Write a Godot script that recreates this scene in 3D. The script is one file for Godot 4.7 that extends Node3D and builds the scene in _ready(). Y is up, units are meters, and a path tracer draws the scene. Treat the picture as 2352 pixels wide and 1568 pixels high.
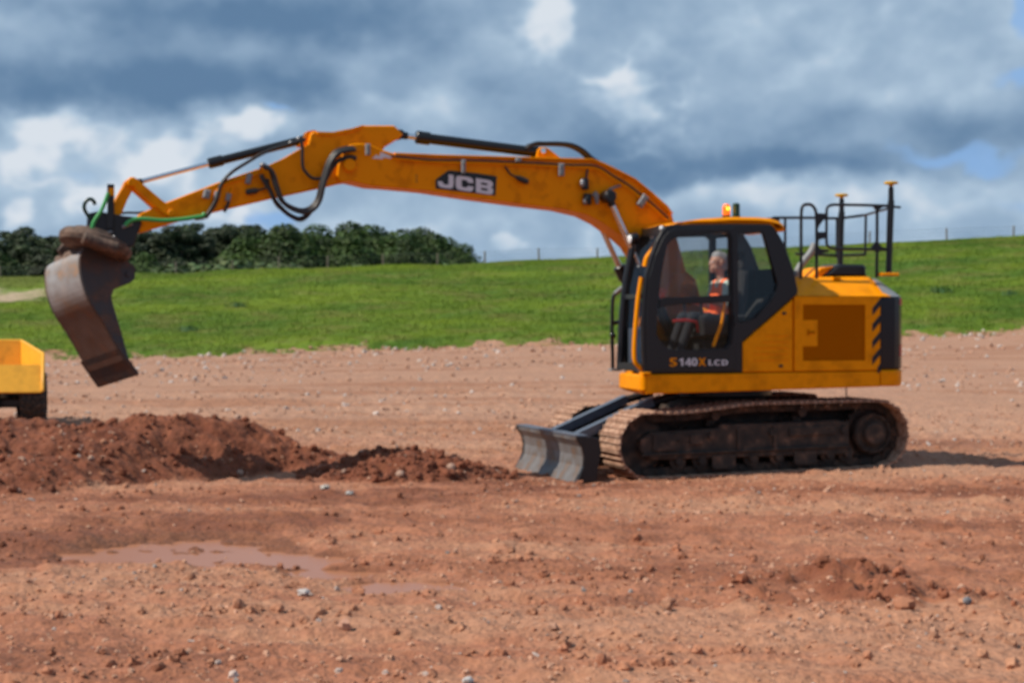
extends Node3D
# A tracked excavator on a red earth site, a grass bank and a wood behind it.

var M := {}
var rng := RandomNumberGenerator.new()
var n_big := FastNoiseLite.new()
var n_mid := FastNoiseLite.new()
var n_fine := FastNoiseLite.new()
var n_cell := FastNoiseLite.new()
var n_sky := FastNoiseLite.new()
var n_sky2 := FastNoiseLite.new()
var taken := {}

const MACHINE := Vector3(2.56, 0.0, -21.75)
const TURN := 0.31416
const EYE := 1.8

const BUCKET_N := Vector3(0.4573, 0.2008, 0.8663)
const BUCKET_AT := Vector3(-7.4352, 1.9693, 0.1)
const BUCKET_BACK := "-0.128,0.654 -0.199,0.641 -0.273,0.604 -0.314,0.549 -0.330,0.487 -0.337,0.395 -0.335,0.319 -0.321,0.228 -0.274,0.061 -0.162,-0.130 -0.050,-0.336 0.032,-0.505 0.094,-0.629"
const BUCKET_MOUTH := "0.155,-0.607 0.096,-0.291 0.059,-0.106 0.027,0.048 0.035,0.110 0.070,0.172 0.181,0.212 0.292,0.249 0.362,0.301 0.381,0.442 0.242,0.533 0.042,0.628"
const BUCKET_LIP := "0.023,-0.505 0.050,-0.498 0.246,-0.785 0.238,-0.805 0.212,-0.799"
const BUCKET_WEAR := "-0.051,-0.341 0.045,-0.508 0.053,-0.502 -0.039,-0.333"
const BUCKET_EAR := "-0.199,0.641 0.002,0.588 0.235,0.486 0.375,0.395 0.398,0.568 0.332,0.676 0.099,0.794 -0.177,0.815 -0.256,0.735"
const BUCKET_HEAD := "-0.235,0.628 -0.192,0.699 -0.017,0.704 0.248,0.580 0.384,0.466 0.373,0.379 0.215,0.470 0.002,0.588"
const FOCAL := 61.226
const FSTOP := 19.0
const BLUR := true


# ---------------------------------------------------------------- the scene
func _ready() -> void:
	var cam := Camera3D.new()
	cam.name = "camera"
	cam.position = Vector3(0, EYE, 0)
	cam.rotation.x = -atan(49.0 / 4000.0)
	cam.near = 0.1
	cam.far = 4000.0
	var lens := CameraAttributesPhysical.new()
	lens.frustum_focal_length = FOCAL
	lens.frustum_focus_distance = 1.5
	lens.frustum_near = 0.1
	lens.frustum_far = 4000.0
	lens.exposure_aperture = FSTOP
	if BLUR:
		cam.attributes = lens
	else:
		cam.fov = rad_to_deg(2.0 * atan(784.0 / 4000.0))
	add_child(cam)
	cam.current = true
	print("fov ", cam.fov, " wanted ", rad_to_deg(2.0 * atan(784.0 / 4000.0)))
	var t0 := Time.get_ticks_msec()
	var env := Environment.new()
	env.background_mode = Environment.BG_SKY
	var sky := Sky.new()
	sky.sky_material = make_sky()
	env.sky = sky
	env.background_energy_multiplier = 1.0
	env.tonemap_mode = Environment.TONE_MAPPER_LINEAR
	env.tonemap_exposure = 1.0
	env.sdfgi_enabled = true
	env.ssao_enabled = true
	env.ssil_enabled = true
	var we := WorldEnvironment.new()
	we.name = "world"
	we.environment = env
	add_child(we)
	var sun := DirectionalLight3D.new()
	sun.name = "sun"
	sun.light_energy = 1.5
	sun.light_color = Color(1.0, 0.96, 0.90)
	sun.light_angular_distance = 0.5
	sun.shadow_enabled = true
	add_child(sun)
	sun.look_at_from_position(Vector3(-0.640, 0.746, 0.187) * 50.0, Vector3.ZERO, Vector3.UP)
	print("sky ", Time.get_ticks_msec() - t0)

	rng.seed = 20240
	n_big.seed = 3; n_big.frequency = 0.12; n_big.fractal_octaves = 4
	n_mid.seed = 4; n_mid.frequency = 0.6; n_mid.fractal_octaves = 4
	n_fine.seed = 6; n_fine.frequency = 3.0; n_fine.fractal_octaves = 4; n_fine.fractal_gain = 0.55
	n_cell.seed = 8; n_cell.frequency = 6.0; n_cell.noise_type = FastNoiseLite.TYPE_CELLULAR; n_cell.fractal_type = FastNoiseLite.FRACTAL_NONE
	make_materials()
	make_land()
	print("land ", Time.get_ticks_msec() - t0)
	make_grass()
	make_wood()
	make_fence()
	print("wood ", Time.get_ticks_msec() - t0)
	var e := thing("excavator", "large yellow tracked excavator with its boom stretched out and bucket hanging", "excavator", MACHINE, TURN)
	make_track(e, 0.65, 1.30, 1.0)
	make_track(e, -1.20, -0.55, -1.0)
	make_under(e)
	make_house(e)
	make_cab(e)
	make_boom(e)
	make_arm(e)
	make_bucket(e)
	make_person()
	make_dumper()
	print("all ", Time.get_ticks_msec() - t0)


# ---------------------------------------------------------------- mesh helpers
class MB:
	var v := PackedVector3Array()
	var n := PackedVector3Array()
	var c := PackedColorArray()
	var xf := Transform3D()
	var col := Color(1, 1, 1)

	func tri(a: Vector3, b: Vector3, d: Vector3, na: Vector3, nb: Vector3, nd: Vector3) -> void:
		a = xf * a; b = xf * b; d = xf * d
		na = (xf.basis * na).normalized(); nb = (xf.basis * nb).normalized(); nd = (xf.basis * nd).normalized()
		if (b - a).cross(d - a).dot(na + nb + nd) > 0.0:
			v.append(a); v.append(d); v.append(b)
			n.append(na); n.append(nd); n.append(nb)
		else:
			v.append(a); v.append(b); v.append(d)
			n.append(na); n.append(nb); n.append(nd)
		c.append(col); c.append(col); c.append(col)

	func quad(a: Vector3, b: Vector3, d: Vector3, e: Vector3, nn: Vector3) -> void:
		tri(a, b, d, nn, nn, nn)
		tri(a, d, e, nn, nn, nn)

	func facet(a: Vector3, b: Vector3, d: Vector3, e: Vector3, inside: Vector3) -> void:
		var nn := (b - a).cross(d - a)
		if nn.length() < 1e-9:
			nn = (d - a).cross(e - a)
		nn = nn.normalized()
		if nn.dot((a + b + d + e) * 0.25 - inside) < 0.0:
			nn = -nn
		quad(a, b, d, e, nn)

	static func ccw(p: PackedVector2Array) -> PackedVector2Array:
		var q := p.duplicate()
		if Geometry2D.is_polygon_clockwise(q) :
			q.reverse()
		# Godot's test takes y down; settle it by the signed area
		var s := 0.0
		for i in q.size():
			var a := q[i]
			var b := q[(i + 1) % q.size()]
			s += a.x * b.y - a.y * b.x
		if s < 0.0:
			q.reverse()
		return q

	static func inset(p: PackedVector2Array, by: float) -> PackedVector2Array:
		var q := PackedVector2Array()
		var m := p.size()
		for i in m:
			var e0 := (p[i] - p[(i + m - 1) % m]).normalized()
			var e1 := (p[(i + 1) % m] - p[i]).normalized()
			var n0 := Vector2(-e0.y, e0.x)
			var n1 := Vector2(-e1.y, e1.x)
			var k := n0 + n1
			var l := maxf(k.length_squared(), 0.35)
			q.append(p[i] + k * (2.0 * by / l))
		return q

	func cap(p: PackedVector2Array, holes: Array, z: float, up: float) -> void:
		var poly := p.duplicate()
		for h in holes:
			var hole: PackedVector2Array = ccw(h)
			hole.reverse()
			var best := 1e9
			var bi := 0
			var bj := 0
			for i in poly.size():
				for j in hole.size():
					var d := poly[i].distance_squared_to(hole[j])
					if d < best:
						best = d; bi = i; bj = j
			var joined := PackedVector2Array()
			for i in bi + 1:
				joined.append(poly[i])
			for j in hole.size() + 1:
				joined.append(hole[(bj + j) % hole.size()])
			var side := (hole[bj] - poly[bi]).normalized()
			joined.append(poly[bi] + Vector2(-side.y, side.x) * -0.0004)
			for i in range(bi + 1, poly.size()):
				joined.append(poly[i])
			poly = joined
		var t := Geometry2D.triangulate_polygon(poly)
		var nn := Vector3(0, 0, up)
		for i in range(0, t.size(), 3):
			var a := poly[t[i]]
			var b := poly[t[i + 1]]
			var d := poly[t[i + 2]]
			tri(Vector3(a.x, a.y, z), Vector3(b.x, b.y, z), Vector3(d.x, d.y, z), nn, nn, nn)

	func plate(p0: PackedVector2Array, z0: float, z1: float, bevel := 0.0, holes := []) -> void:
		var p := ccw(p0)
		var m := p.size()
		var q := inset(p, bevel) if bevel > 0.0 else p
		cap(q, holes, z1, 1.0)
		cap(q, holes, z0, -1.0)
		for i in m:
			var j := (i + 1) % m
			var a := p[i]
			var b := p[j]
			var e := (b - a).normalized()
			var out := Vector3(e.y, -e.x, 0)
			quad(Vector3(a.x, a.y, z0 + bevel), Vector3(b.x, b.y, z0 + bevel), Vector3(b.x, b.y, z1 - bevel), Vector3(a.x, a.y, z1 - bevel), out)
			if bevel > 0.0:
				var a2 := q[i]
				var b2 := q[j]
				quad(Vector3(a.x, a.y, z1 - bevel), Vector3(b.x, b.y, z1 - bevel), Vector3(b2.x, b2.y, z1), Vector3(a2.x, a2.y, z1), (out + Vector3(0, 0, 1)).normalized())
				quad(Vector3(a.x, a.y, z0 + bevel), Vector3(b.x, b.y, z0 + bevel), Vector3(b2.x, b2.y, z0), Vector3(a2.x, a2.y, z0), (out - Vector3(0, 0, 1)).normalized())
		for h in holes:
			var hole := ccw(h)
			for i in hole.size():
				var a := hole[i]
				var b := hole[(i + 1) % hole.size()]
				var e := (b - a).normalized()
				quad(Vector3(a.x, a.y, z0), Vector3(b.x, b.y, z0), Vector3(b.x, b.y, z1), Vector3(a.x, a.y, z1), Vector3(-e.y, e.x, 0))

	func box(c0: Vector3, s: Vector3, bevel := 0.0) -> void:
		var p := PackedVector2Array([Vector2(c0.x - s.x / 2, c0.y - s.y / 2), Vector2(c0.x + s.x / 2, c0.y - s.y / 2), Vector2(c0.x + s.x / 2, c0.y + s.y / 2), Vector2(c0.x - s.x / 2, c0.y + s.y / 2)])
		plate(p, c0.z - s.z / 2, c0.z + s.z / 2, bevel)

	func hexa(b: Array, t: Array) -> void:   # four bottom corners and the four above them
		var mid := Vector3()
		for i in 4:
			mid += (b[i] + t[i]) / 8.0
		facet(b[0], b[1], b[2], b[3], mid)
		facet(t[0], t[1], t[2], t[3], mid)
		for i in 4:
			var j := (i + 1) % 4
			facet(b[i], b[j], t[j], t[i], mid)

	func bar(a: Vector3, b: Vector3, w: float, h: float, side := Vector3(0, 0, 1)) -> void:   # a straight bar of w (along side) by h
		var d := (b - a).normalized()
		var up := side.cross(d).normalized()
		var s := d.cross(up).normalized()
		var l := []
		var r := []
		for k in [[-1, -1], [1, -1], [1, 1], [-1, 1]]:
			l.append(a + s * (w / 2 * k[0]) + up * (h / 2 * k[1]))
			r.append(b + s * (w / 2 * k[0]) + up * (h / 2 * k[1]))
		hexa(l, r)

	func tube(path: Array, rad, sides := 10, caps := true, closed := false) -> void:
		var m := path.size()
		var rings := []
		var nor := []
		var t0: Vector3 = (path[1] - path[0]).normalized()
		var ref := Vector3.UP if absf(t0.y) < 0.9 else Vector3.RIGHT
		var u := t0.cross(ref).normalized()
		for i in m:
			var t: Vector3
			if closed:
				t = (path[(i + 1) % m] - path[(i + m - 1) % m]).normalized()
			else:
				t = (path[mini(i + 1, m - 1)] - path[maxi(i - 1, 0)]).normalized()
			u = (u - t * u.dot(t)).normalized()
			var w := t.cross(u)
			var r: float = rad if rad is float else rad[i]
			var ring := []
			var rn := []
			for k in sides:
				var a := TAU * k / sides
				var d := u * cos(a) + w * sin(a)
				ring.append(path[i] + d * r)
				rn.append(d)
			rings.append(ring)
			nor.append(rn)
		for i in (m if closed else m - 1):
			var j := (i + 1) % m
			for k in sides:
				var l := (k + 1) % sides
				tri(rings[i][k], rings[i][l], rings[j][l], nor[i][k], nor[i][l], nor[j][l])
				tri(rings[i][k], rings[j][l], rings[j][k], nor[i][k], nor[j][l], nor[j][k])
		if caps and not closed:
			for e in [0, m - 1]:
				var t: Vector3 = (path[1] - path[0]).normalized() * -1.0 if e == 0 else (path[m - 1] - path[m - 2]).normalized()
				for k in sides:
					tri(path[e], rings[e][k], rings[e][(k + 1) % sides], t, t, t)

	func lathe(a: Vector3, axis: Vector3, prof: Array, sides := 20) -> void:   # prof: [distance along the axis, radius] pairs
		var t := axis.normalized()
		var ref := Vector3.UP if absf(t.y) < 0.9 else Vector3.RIGHT
		var u := t.cross(ref).normalized()
		var w := t.cross(u)
		for i in prof.size() - 1:
			var p = prof[i]
			var q = prof[i + 1]
			var dz: float = q[0] - p[0]
			var dr: float = q[1] - p[1]
			if absf(dz) + absf(dr) < 1e-6:
				continue
			for k in sides:
				var a0 := TAU * k / sides
				var a1 := TAU * (k + 1) / sides
				var d0 := u * cos(a0) + w * sin(a0)
				var d1 := u * cos(a1) + w * sin(a1)
				var n0 := (d0 * dz - t * dr).normalized()
				var n1 := (d1 * dz - t * dr).normalized()
				var p0: Vector3 = a + t * p[0] + d0 * p[1]
				var p1: Vector3 = a + t * p[0] + d1 * p[1]
				var q0: Vector3 = a + t * q[0] + d0 * q[1]
				var q1: Vector3 = a + t * q[0] + d1 * q[1]
				tri(p0, p1, q1, n0, n1, n1)
				tri(p0, q1, q0, n0, n1, n0)

	func cyl(a: Vector3, b: Vector3, r: float, sides := 18, bevel := 0.0) -> void:
		var l := a.distance_to(b)
		if bevel > 0.0:
			lathe(a, b - a, [[0.0, 0.0], [0.0, r - bevel], [bevel, r], [l - bevel, r], [l, r - bevel], [l, 0.0]], sides)
		else:
			lathe(a, b - a, [[0.0, 0.0], [0.0, r], [l, r], [l, 0.0]], sides)

	func ball(at: Vector3, r: Vector3, rows := 10, cols := 14) -> void:
		for i in rows:
			for k in cols:
				var p := []
				for e in [[i, k], [i + 1, k], [i + 1, k + 1], [i, k + 1]]:
					var la: float = PI * e[0] / rows
					var lo: float = TAU * e[1] / cols
					p.append(Vector3(sin(la) * cos(lo), cos(la), sin(la) * sin(lo)))
				var q := []
				var m := []
				for d in p:
					q.append(at + d * r)
					m.append((d / r).normalized())
				tri(q[0], q[1], q[2], m[0], m[1], m[2])
				tri(q[0], q[2], q[3], m[0], m[2], m[3])

	func mesh() -> ArrayMesh:
		var a := []
		a.resize(Mesh.ARRAY_MAX)
		a[Mesh.ARRAY_VERTEX] = v
		a[Mesh.ARRAY_NORMAL] = n
		a[Mesh.ARRAY_COLOR] = c
		var m := ArrayMesh.new()
		m.add_surface_from_arrays(Mesh.PRIMITIVE_TRIANGLES, a)
		return m


func P(s: String) -> PackedVector2Array:
	var out := PackedVector2Array()
	for w in s.split(" ", false):
		var ab := w.split(",")
		out.append(Vector2(float(ab[0]), float(ab[1])))
	return out


func V3(s: String, z: float) -> Array:
	var out := []
	for p in P(s):
		out.append(Vector3(p.x, p.y, z))
	return out


func smooth(path: Array, steps := 4) -> Array:
	var out := []
	for i in path.size() - 1:
		var a: Vector3 = path[maxi(i - 1, 0)]
		var b: Vector3 = path[i]
		var c: Vector3 = path[i + 1]
		var d: Vector3 = path[mini(i + 2, path.size() - 1)]
		for k in steps:
			out.append(b.cubic_interpolate(c, a, d, float(k) / steps))
	out.append(path[-1])
	return out


func numbered(called: String) -> String:
	if not taken.has(called):
		taken[called] = 0
		return called
	taken[called] += 1
	return "%s_%03d" % [called, taken[called]]


func tag(o: Node, label: String, category: String, group := "", kind := "") -> Node:
	o.set_meta("label", label)
	if category: o.set_meta("category", category)
	if group: o.set_meta("group", group)
	if kind: o.set_meta("kind", kind)
	return o


func obj(called: String, mb, mat: Material, parent: Node = null) -> MeshInstance3D:
	var o := MeshInstance3D.new()
	o.mesh = mb.mesh() if mb is MB else mb
	o.material_override = mat
	if parent == null:
		o.name = numbered(called)
		add_child(o, true)
	else:
		var k := 0
		var nm := called
		while parent.has_node(NodePath(nm)):
			k += 1
			nm = "%s_%03d" % [called, k]
		o.name = nm
		parent.add_child(o, true)
	return o


func thing(called: String, label: String, category: String, at: Vector3, turn := 0.0, group := "") -> Node3D:
	var o := Node3D.new()
	o.name = numbered(called)
	add_child(o)
	o.position = at
	o.rotation.y = turn
	tag(o, label, category, group)
	return o


# ---------------------------------------------------------------- materials
func lin(r: float, g: float, b: float) -> Color:
	return Color(r, g, b).linear_to_srgb()


func noise_tex(freq: float, seedn: int, stops: Array, octaves := 5, size := 512) -> NoiseTexture2D:
	var f := FastNoiseLite.new()
	f.seed = seedn
	f.noise_type = FastNoiseLite.TYPE_SIMPLEX_SMOOTH
	f.frequency = freq
	f.fractal_octaves = octaves
	var t := NoiseTexture2D.new()
	t.width = size
	t.height = size
	t.seamless = true
	t.noise = f
	if stops.size():
		var g := Gradient.new()
		var offs := PackedFloat32Array()
		var cols := PackedColorArray()
		for s in stops:
			offs.append(s[0])
			cols.append(s[1])
		g.offsets = offs
		g.colors = cols
		t.color_ramp = g
	return t


func mat(c: Color, rough := 0.6, metal := 0.0, tex: Texture2D = null, scale := 1.0, bump: Texture2D = null, depth := 1.0) -> StandardMaterial3D:
	var m := StandardMaterial3D.new()
	m.albedo_color = c
	m.roughness = rough
	m.metallic = metal
	if tex or bump:
		m.uv1_triplanar = true
		m.uv1_scale = Vector3.ONE * scale
	if tex:
		m.albedo_texture = tex
	if bump:
		m.heightmap_enabled = true
		m.heightmap_texture = bump
		m.heightmap_scale = depth
	return m


func glass(a: float, c: Color) -> StandardMaterial3D:
	var m := StandardMaterial3D.new()
	m.transparency = BaseMaterial3D.TRANSPARENCY_ALPHA
	m.albedo_color = Color(c.r, c.g, c.b, a)
	m.roughness = 0.03
	m.metallic_specular = 0.36
	return m


func make_materials() -> void:
	var W := Color.WHITE
	var soft := noise_tex(0.006, 11, [[0.0, Color(0.86, 0.84, 0.8)], [0.5, W], [1.0, Color(0.95, 0.94, 0.92)]])
	var grime := noise_tex(0.012, 12, [[0.2, Color(0.92, 0.89, 0.87)], [0.42, W], [1.0, W]])
	var dusty := noise_tex(0.010, 13, [[0.2, lin(0.022, 0.017, 0.015)], [0.5, lin(0.045, 0.030, 0.022)], [0.72, lin(0.085, 0.050, 0.034)], [0.92, lin(0.20, 0.11, 0.07)]])
	var caked := noise_tex(0.016, 14, [[0.2, lin(0.20, 0.10, 0.06)], [0.5, lin(0.44, 0.25, 0.165)], [0.8, lin(0.55, 0.38, 0.28)]])
	var rust := noise_tex(0.008, 15, [[0.2, lin(0.058, 0.055, 0.058)], [0.5, lin(0.062, 0.052, 0.05)], [0.66, lin(0.085, 0.050, 0.038)], [0.88, lin(0.16, 0.068, 0.036)]])
	var worn := noise_tex(0.007, 16, [[0.2, lin(0.40, 0.395, 0.40)], [0.5, lin(0.31, 0.30, 0.30)], [0.72, lin(0.29, 0.23, 0.19)], [0.88, lin(0.44, 0.25, 0.14)]])
	var grain := noise_tex(0.05, 17, [])
	M.yellow = mat(lin(0.95, 0.32, 0.0), 0.40, 0.0, soft, 0.8)
	M.yellow_dirty = mat(lin(0.93, 0.300, 0.0), 0.45, 0.0, grime, 0.6)
	for k in [M.yellow, M.yellow_dirty]: k.metallic_specular = 0.22
	M.dumper = mat(lin(0.90, 0.44, 0.03), 0.45, 0.0, soft, 1.0)
	M.grille = mat(lin(0.50, 0.145, 0.0), 0.8)
	M.grille.metallic_specular = 0.15
	M.black = mat(lin(0.009, 0.009, 0.011), 0.34, 0.0, soft, 0.9)
	M.gloss = mat(lin(0.008, 0.008, 0.009), 0.16)
	M.rubber = mat(lin(0.013, 0.012, 0.012), 0.45)
	M.hose = mat(lin(0.022, 0.02, 0.02), 0.42)
	M.steel = mat(lin(0.30, 0.30, 0.31), 0.38, 0.6)
	M.chrome = mat(lin(0.75, 0.75, 0.76), 0.12, 1.0)
	M.grey = mat(lin(0.23, 0.24, 0.25), 0.5)
	M.blade = mat(lin(0.48, 0.47, 0.47), 0.6, 0.15, worn, 0.8)
	M.greypaint = mat(lin(0.10, 0.12, 0.155), 0.4, 0.0, grime, 1.5)
	M.dusty = mat(W, 0.8, 0.0, dusty, 0.9, grain, 0.6)
	M.caked = mat(W, 0.9, 0.1, caked, 1.4, grain, 0.6)
	M.rust = mat(W, 0.62, 0.25, rust, 0.9, grain, 0.4)
	M.hitch = mat(W, 0.75, 0.0, noise_tex(0.012, 18, [[0.25, lin(0.045, 0.03, 0.024)], [0.5, lin(0.11, 0.066, 0.045)], [0.8, lin(0.22, 0.14, 0.10)]]), 1.2, grain, 0.5)
	M.worn = mat(W, 0.45, 0.35, worn, 0.9)
	M.shell = mat(W, 0.5, 0.2, worn, 0.9)
	M.shell.vertex_color_use_as_albedo = true
	M.white = mat(lin(0.72, 0.70, 0.74), 0.5)
	M.green = mat(lin(0.05, 0.36, 0.09), 0.4)
	M.red = mat(lin(0.45, 0.02, 0.015), 0.4)
	M.orange = mat(lin(1.0, 0.16, 0.03), 0.7)
	M.shirt = mat(lin(0.42, 0.55, 0.50), 0.85)
	M.trousers = mat(lin(0.016, 0.018, 0.024), 0.85)
	M.skin = mat(lin(0.45, 0.24, 0.17), 0.55)
	M.hair = mat(lin(0.25, 0.26, 0.28), 0.7)
	M.pane = glass(0.03, Color(0.2, 0.26, 0.26))
	M.tinted = glass(0.26, Color(0.03, 0.06, 0.05))
	M.seat = mat(lin(0.014, 0.014, 0.016), 0.85)
	M.interior = mat(lin(0.012, 0.013, 0.014), 0.85)
	M.lens = mat(lin(0.8, 0.82, 0.84), 0.15)
	M.signal = mat(lin(0.85, 0.12, 0.01), 0.3)
	M.signal.emission_enabled = true
	M.signal.emission = lin(1.0, 0.22, 0.01)
	M.signal.emission_energy_multiplier = 0.7
	M.glow = mat(lin(1.0, 0.6, 0.1), 0.3)
	M.glow.emission_enabled = true
	M.glow.emission = lin(1.0, 0.55, 0.03)
	M.glow.emission_energy_multiplier = 3.0
	M.darkgreen = mat(lin(0.006, 0.035, 0.022), 0.3)
	# ground
	var soil := noise_tex(0.02, 21, [[0.15, Color(0.80, 0.77, 0.75)], [0.5, Color(0.94, 0.93, 0.92)], [0.8, W]], 6, 1024)
	var rough_soil := noise_tex(0.03, 22, [], 6, 1024)
	M.soil = mat(W, 0.95, 0.0, soil, 0.5, rough_soil, 2.2)
	M.soil.uv1_world_triplanar = true
	M.soil.vertex_color_use_as_albedo = true
	M.earth = mat(W, 0.95, 0.0, soil, 0.9, rough_soil, 2.0)
	M.earth.vertex_color_use_as_albedo = true
	M.stone = mat(W, 0.9, 0.0, grime, 6.0)
	M.stone.vertex_color_use_as_albedo = true
	M.turf = mat(W, 0.95, 0.0, noise_tex(0.03, 23, [[0.2, Color(0.72, 0.74, 0.66)], [0.55, W], [0.85, Color(1.0, 0.97, 0.85)]], 6, 1024), 0.12)
	M.turf.uv1_world_triplanar = true
	M.turf.vertex_color_use_as_albedo = true
	M.blade_grass = mat(W, 0.8)
	M.blade_grass.vertex_color_use_as_albedo = true
	M.blade_grass.backlight_enabled = true
	M.blade_grass.backlight = Color(0.4, 0.45, 0.2)
	M.leaf = mat(W, 0.7)
	M.leaf.vertex_color_use_as_albedo = true
	M.leaf.backlight_enabled = true
	M.leaf.backlight = Color(0.25, 0.3, 0.12)
	M.bark = mat(lin(0.07, 0.055, 0.04), 0.9)
	M.wood = mat(lin(0.23, 0.19, 0.14), 0.9)
	M.wire = mat(lin(0.12, 0.12, 0.12), 0.5, 0.5)
	M.water = mat(lin(0.38, 0.165, 0.090), 0.2)
	M.water.metallic_specular = 0.15
	M.receiver = mat(lin(0.62, 0.36, 0.02), 0.5)
	M.tyre = mat(W, 0.9, 0.0, noise_tex(0.02, 24, [[0.3, lin(0.018, 0.016, 0.015)], [0.6, lin(0.06, 0.04, 0.03)], [0.85, lin(0.12, 0.075, 0.05)]]), 1.5)


# ---------------------------------------------------------------- sky
func ramp(t: float) -> Color:
	var k := [Color(0.078, 0.150, 0.272), Color(0.122, 0.220, 0.362), Color(0.265, 0.385, 0.535), Color(0.42, 0.55, 0.69), Color(0.70, 0.76, 0.83)]
	var s := clampf(t, 0.0, 1.0) * 4.0
	var i := mini(int(s), 3)
	return (k[i] as Color).lerp(k[i + 1], s - i)


var clouds := []
func puff(x: float, y: float, w: float, h: float, a: float) -> void:   # a patch of cloud: where it stands (hundredths of a radian x 2.5), its size, how much paler
	clouds.append([(x - 1176.0) / 100.0, (735.0 - y) / 100.0, w / 100.0, h / 100.0, a])


func sky_at(d: Vector3) -> Color:
	var az := atan2(d.x, -d.z)
	var el := asin(clampf(d.y, -1.0, 1.0))
	var uu := az * 40.0
	var vv := el * 40.0
	var p := d * 40.0
	p.y *= 1.4
	var lo := n_sky.get_noise_3dv(p * 0.5)
	var hi := n_sky2.get_noise_3dv(p * 1.5)
	var bil := 1.0 - absf(n_sky2.get_noise_3dv(p * 1.1 + Vector3(3, 17, 9))) * 2.2      # rounded heads
	var wx := n_sky2.get_noise_3dv(p * 0.8 + Vector3(31, 7, 3))
	var wy := n_sky2.get_noise_3dv(p * 0.8 + Vector3(5, 71, 13))
	var fx := n_sky2.get_noise_3dv(p * 3.0 + Vector3(11, 7, 3))
	var fy := n_sky2.get_noise_3dv(p * 3.0 + Vector3(5, 1, 43))
	var nn := n_sky2.get_noise_3dv(p * 2.2 + Vector3(61, 2, 8)) * 0.75 + hi * 0.45
	var t_out := 0.47 + lo * 0.45 + nn * 0.14
	var body := lo * 0.05
	var u := uu + wx * 0.8 + fx * 0.45
	var v := vv + wy * 0.55 + fy * 0.34
	var gap := 0.0
	var white := 0.0
	for k in clouds:
		var a: float = (u - k[0]) / k[2]
		var b: float = (v - k[1]) / k[3]
		var q := a * a + b * b
		if q > 6.0:
			continue
		if k[4] > 5.0:
			gap = maxf(gap, exp(-q) * (k[4] - 5.0))
		elif k[4] > 0.33:   # a crisp white head
			white = maxf(white, k[4] * smoothstep(0.12, 0.70, exp(-q) + (bil - 0.6) * 0.45 + nn * 0.12))
		else:
			body += k[4] * exp(-q)
	var edge := body + nn * 0.17 + (bil - 0.6) * 0.07
	var t_in := 0.55 + 0.37 * tanh(edge * 2.8) + white * 0.70
	var bright := smoothstep(0.50, 0.80, t_in)
	t_in += (bil - 0.62) * 0.24 * bright + nn * 0.05 + fx * 0.04
	var w := smoothstep(18.0, 13.0, absf(uu)) * smoothstep(13.0, 8.5, vv)
	var c := ramp(lerpf(t_out, t_in, w))
	var g := lerpf(smoothstep(0.30, 0.55, -lo * 0.8 + hi * 0.4), smoothstep(0.25, 0.75, gap + nn * 0.25) * smoothstep(0.05, 0.3, gap), w)
	return c.lerp(Color(0.25, 0.45, 0.78), g * 0.75)


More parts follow.
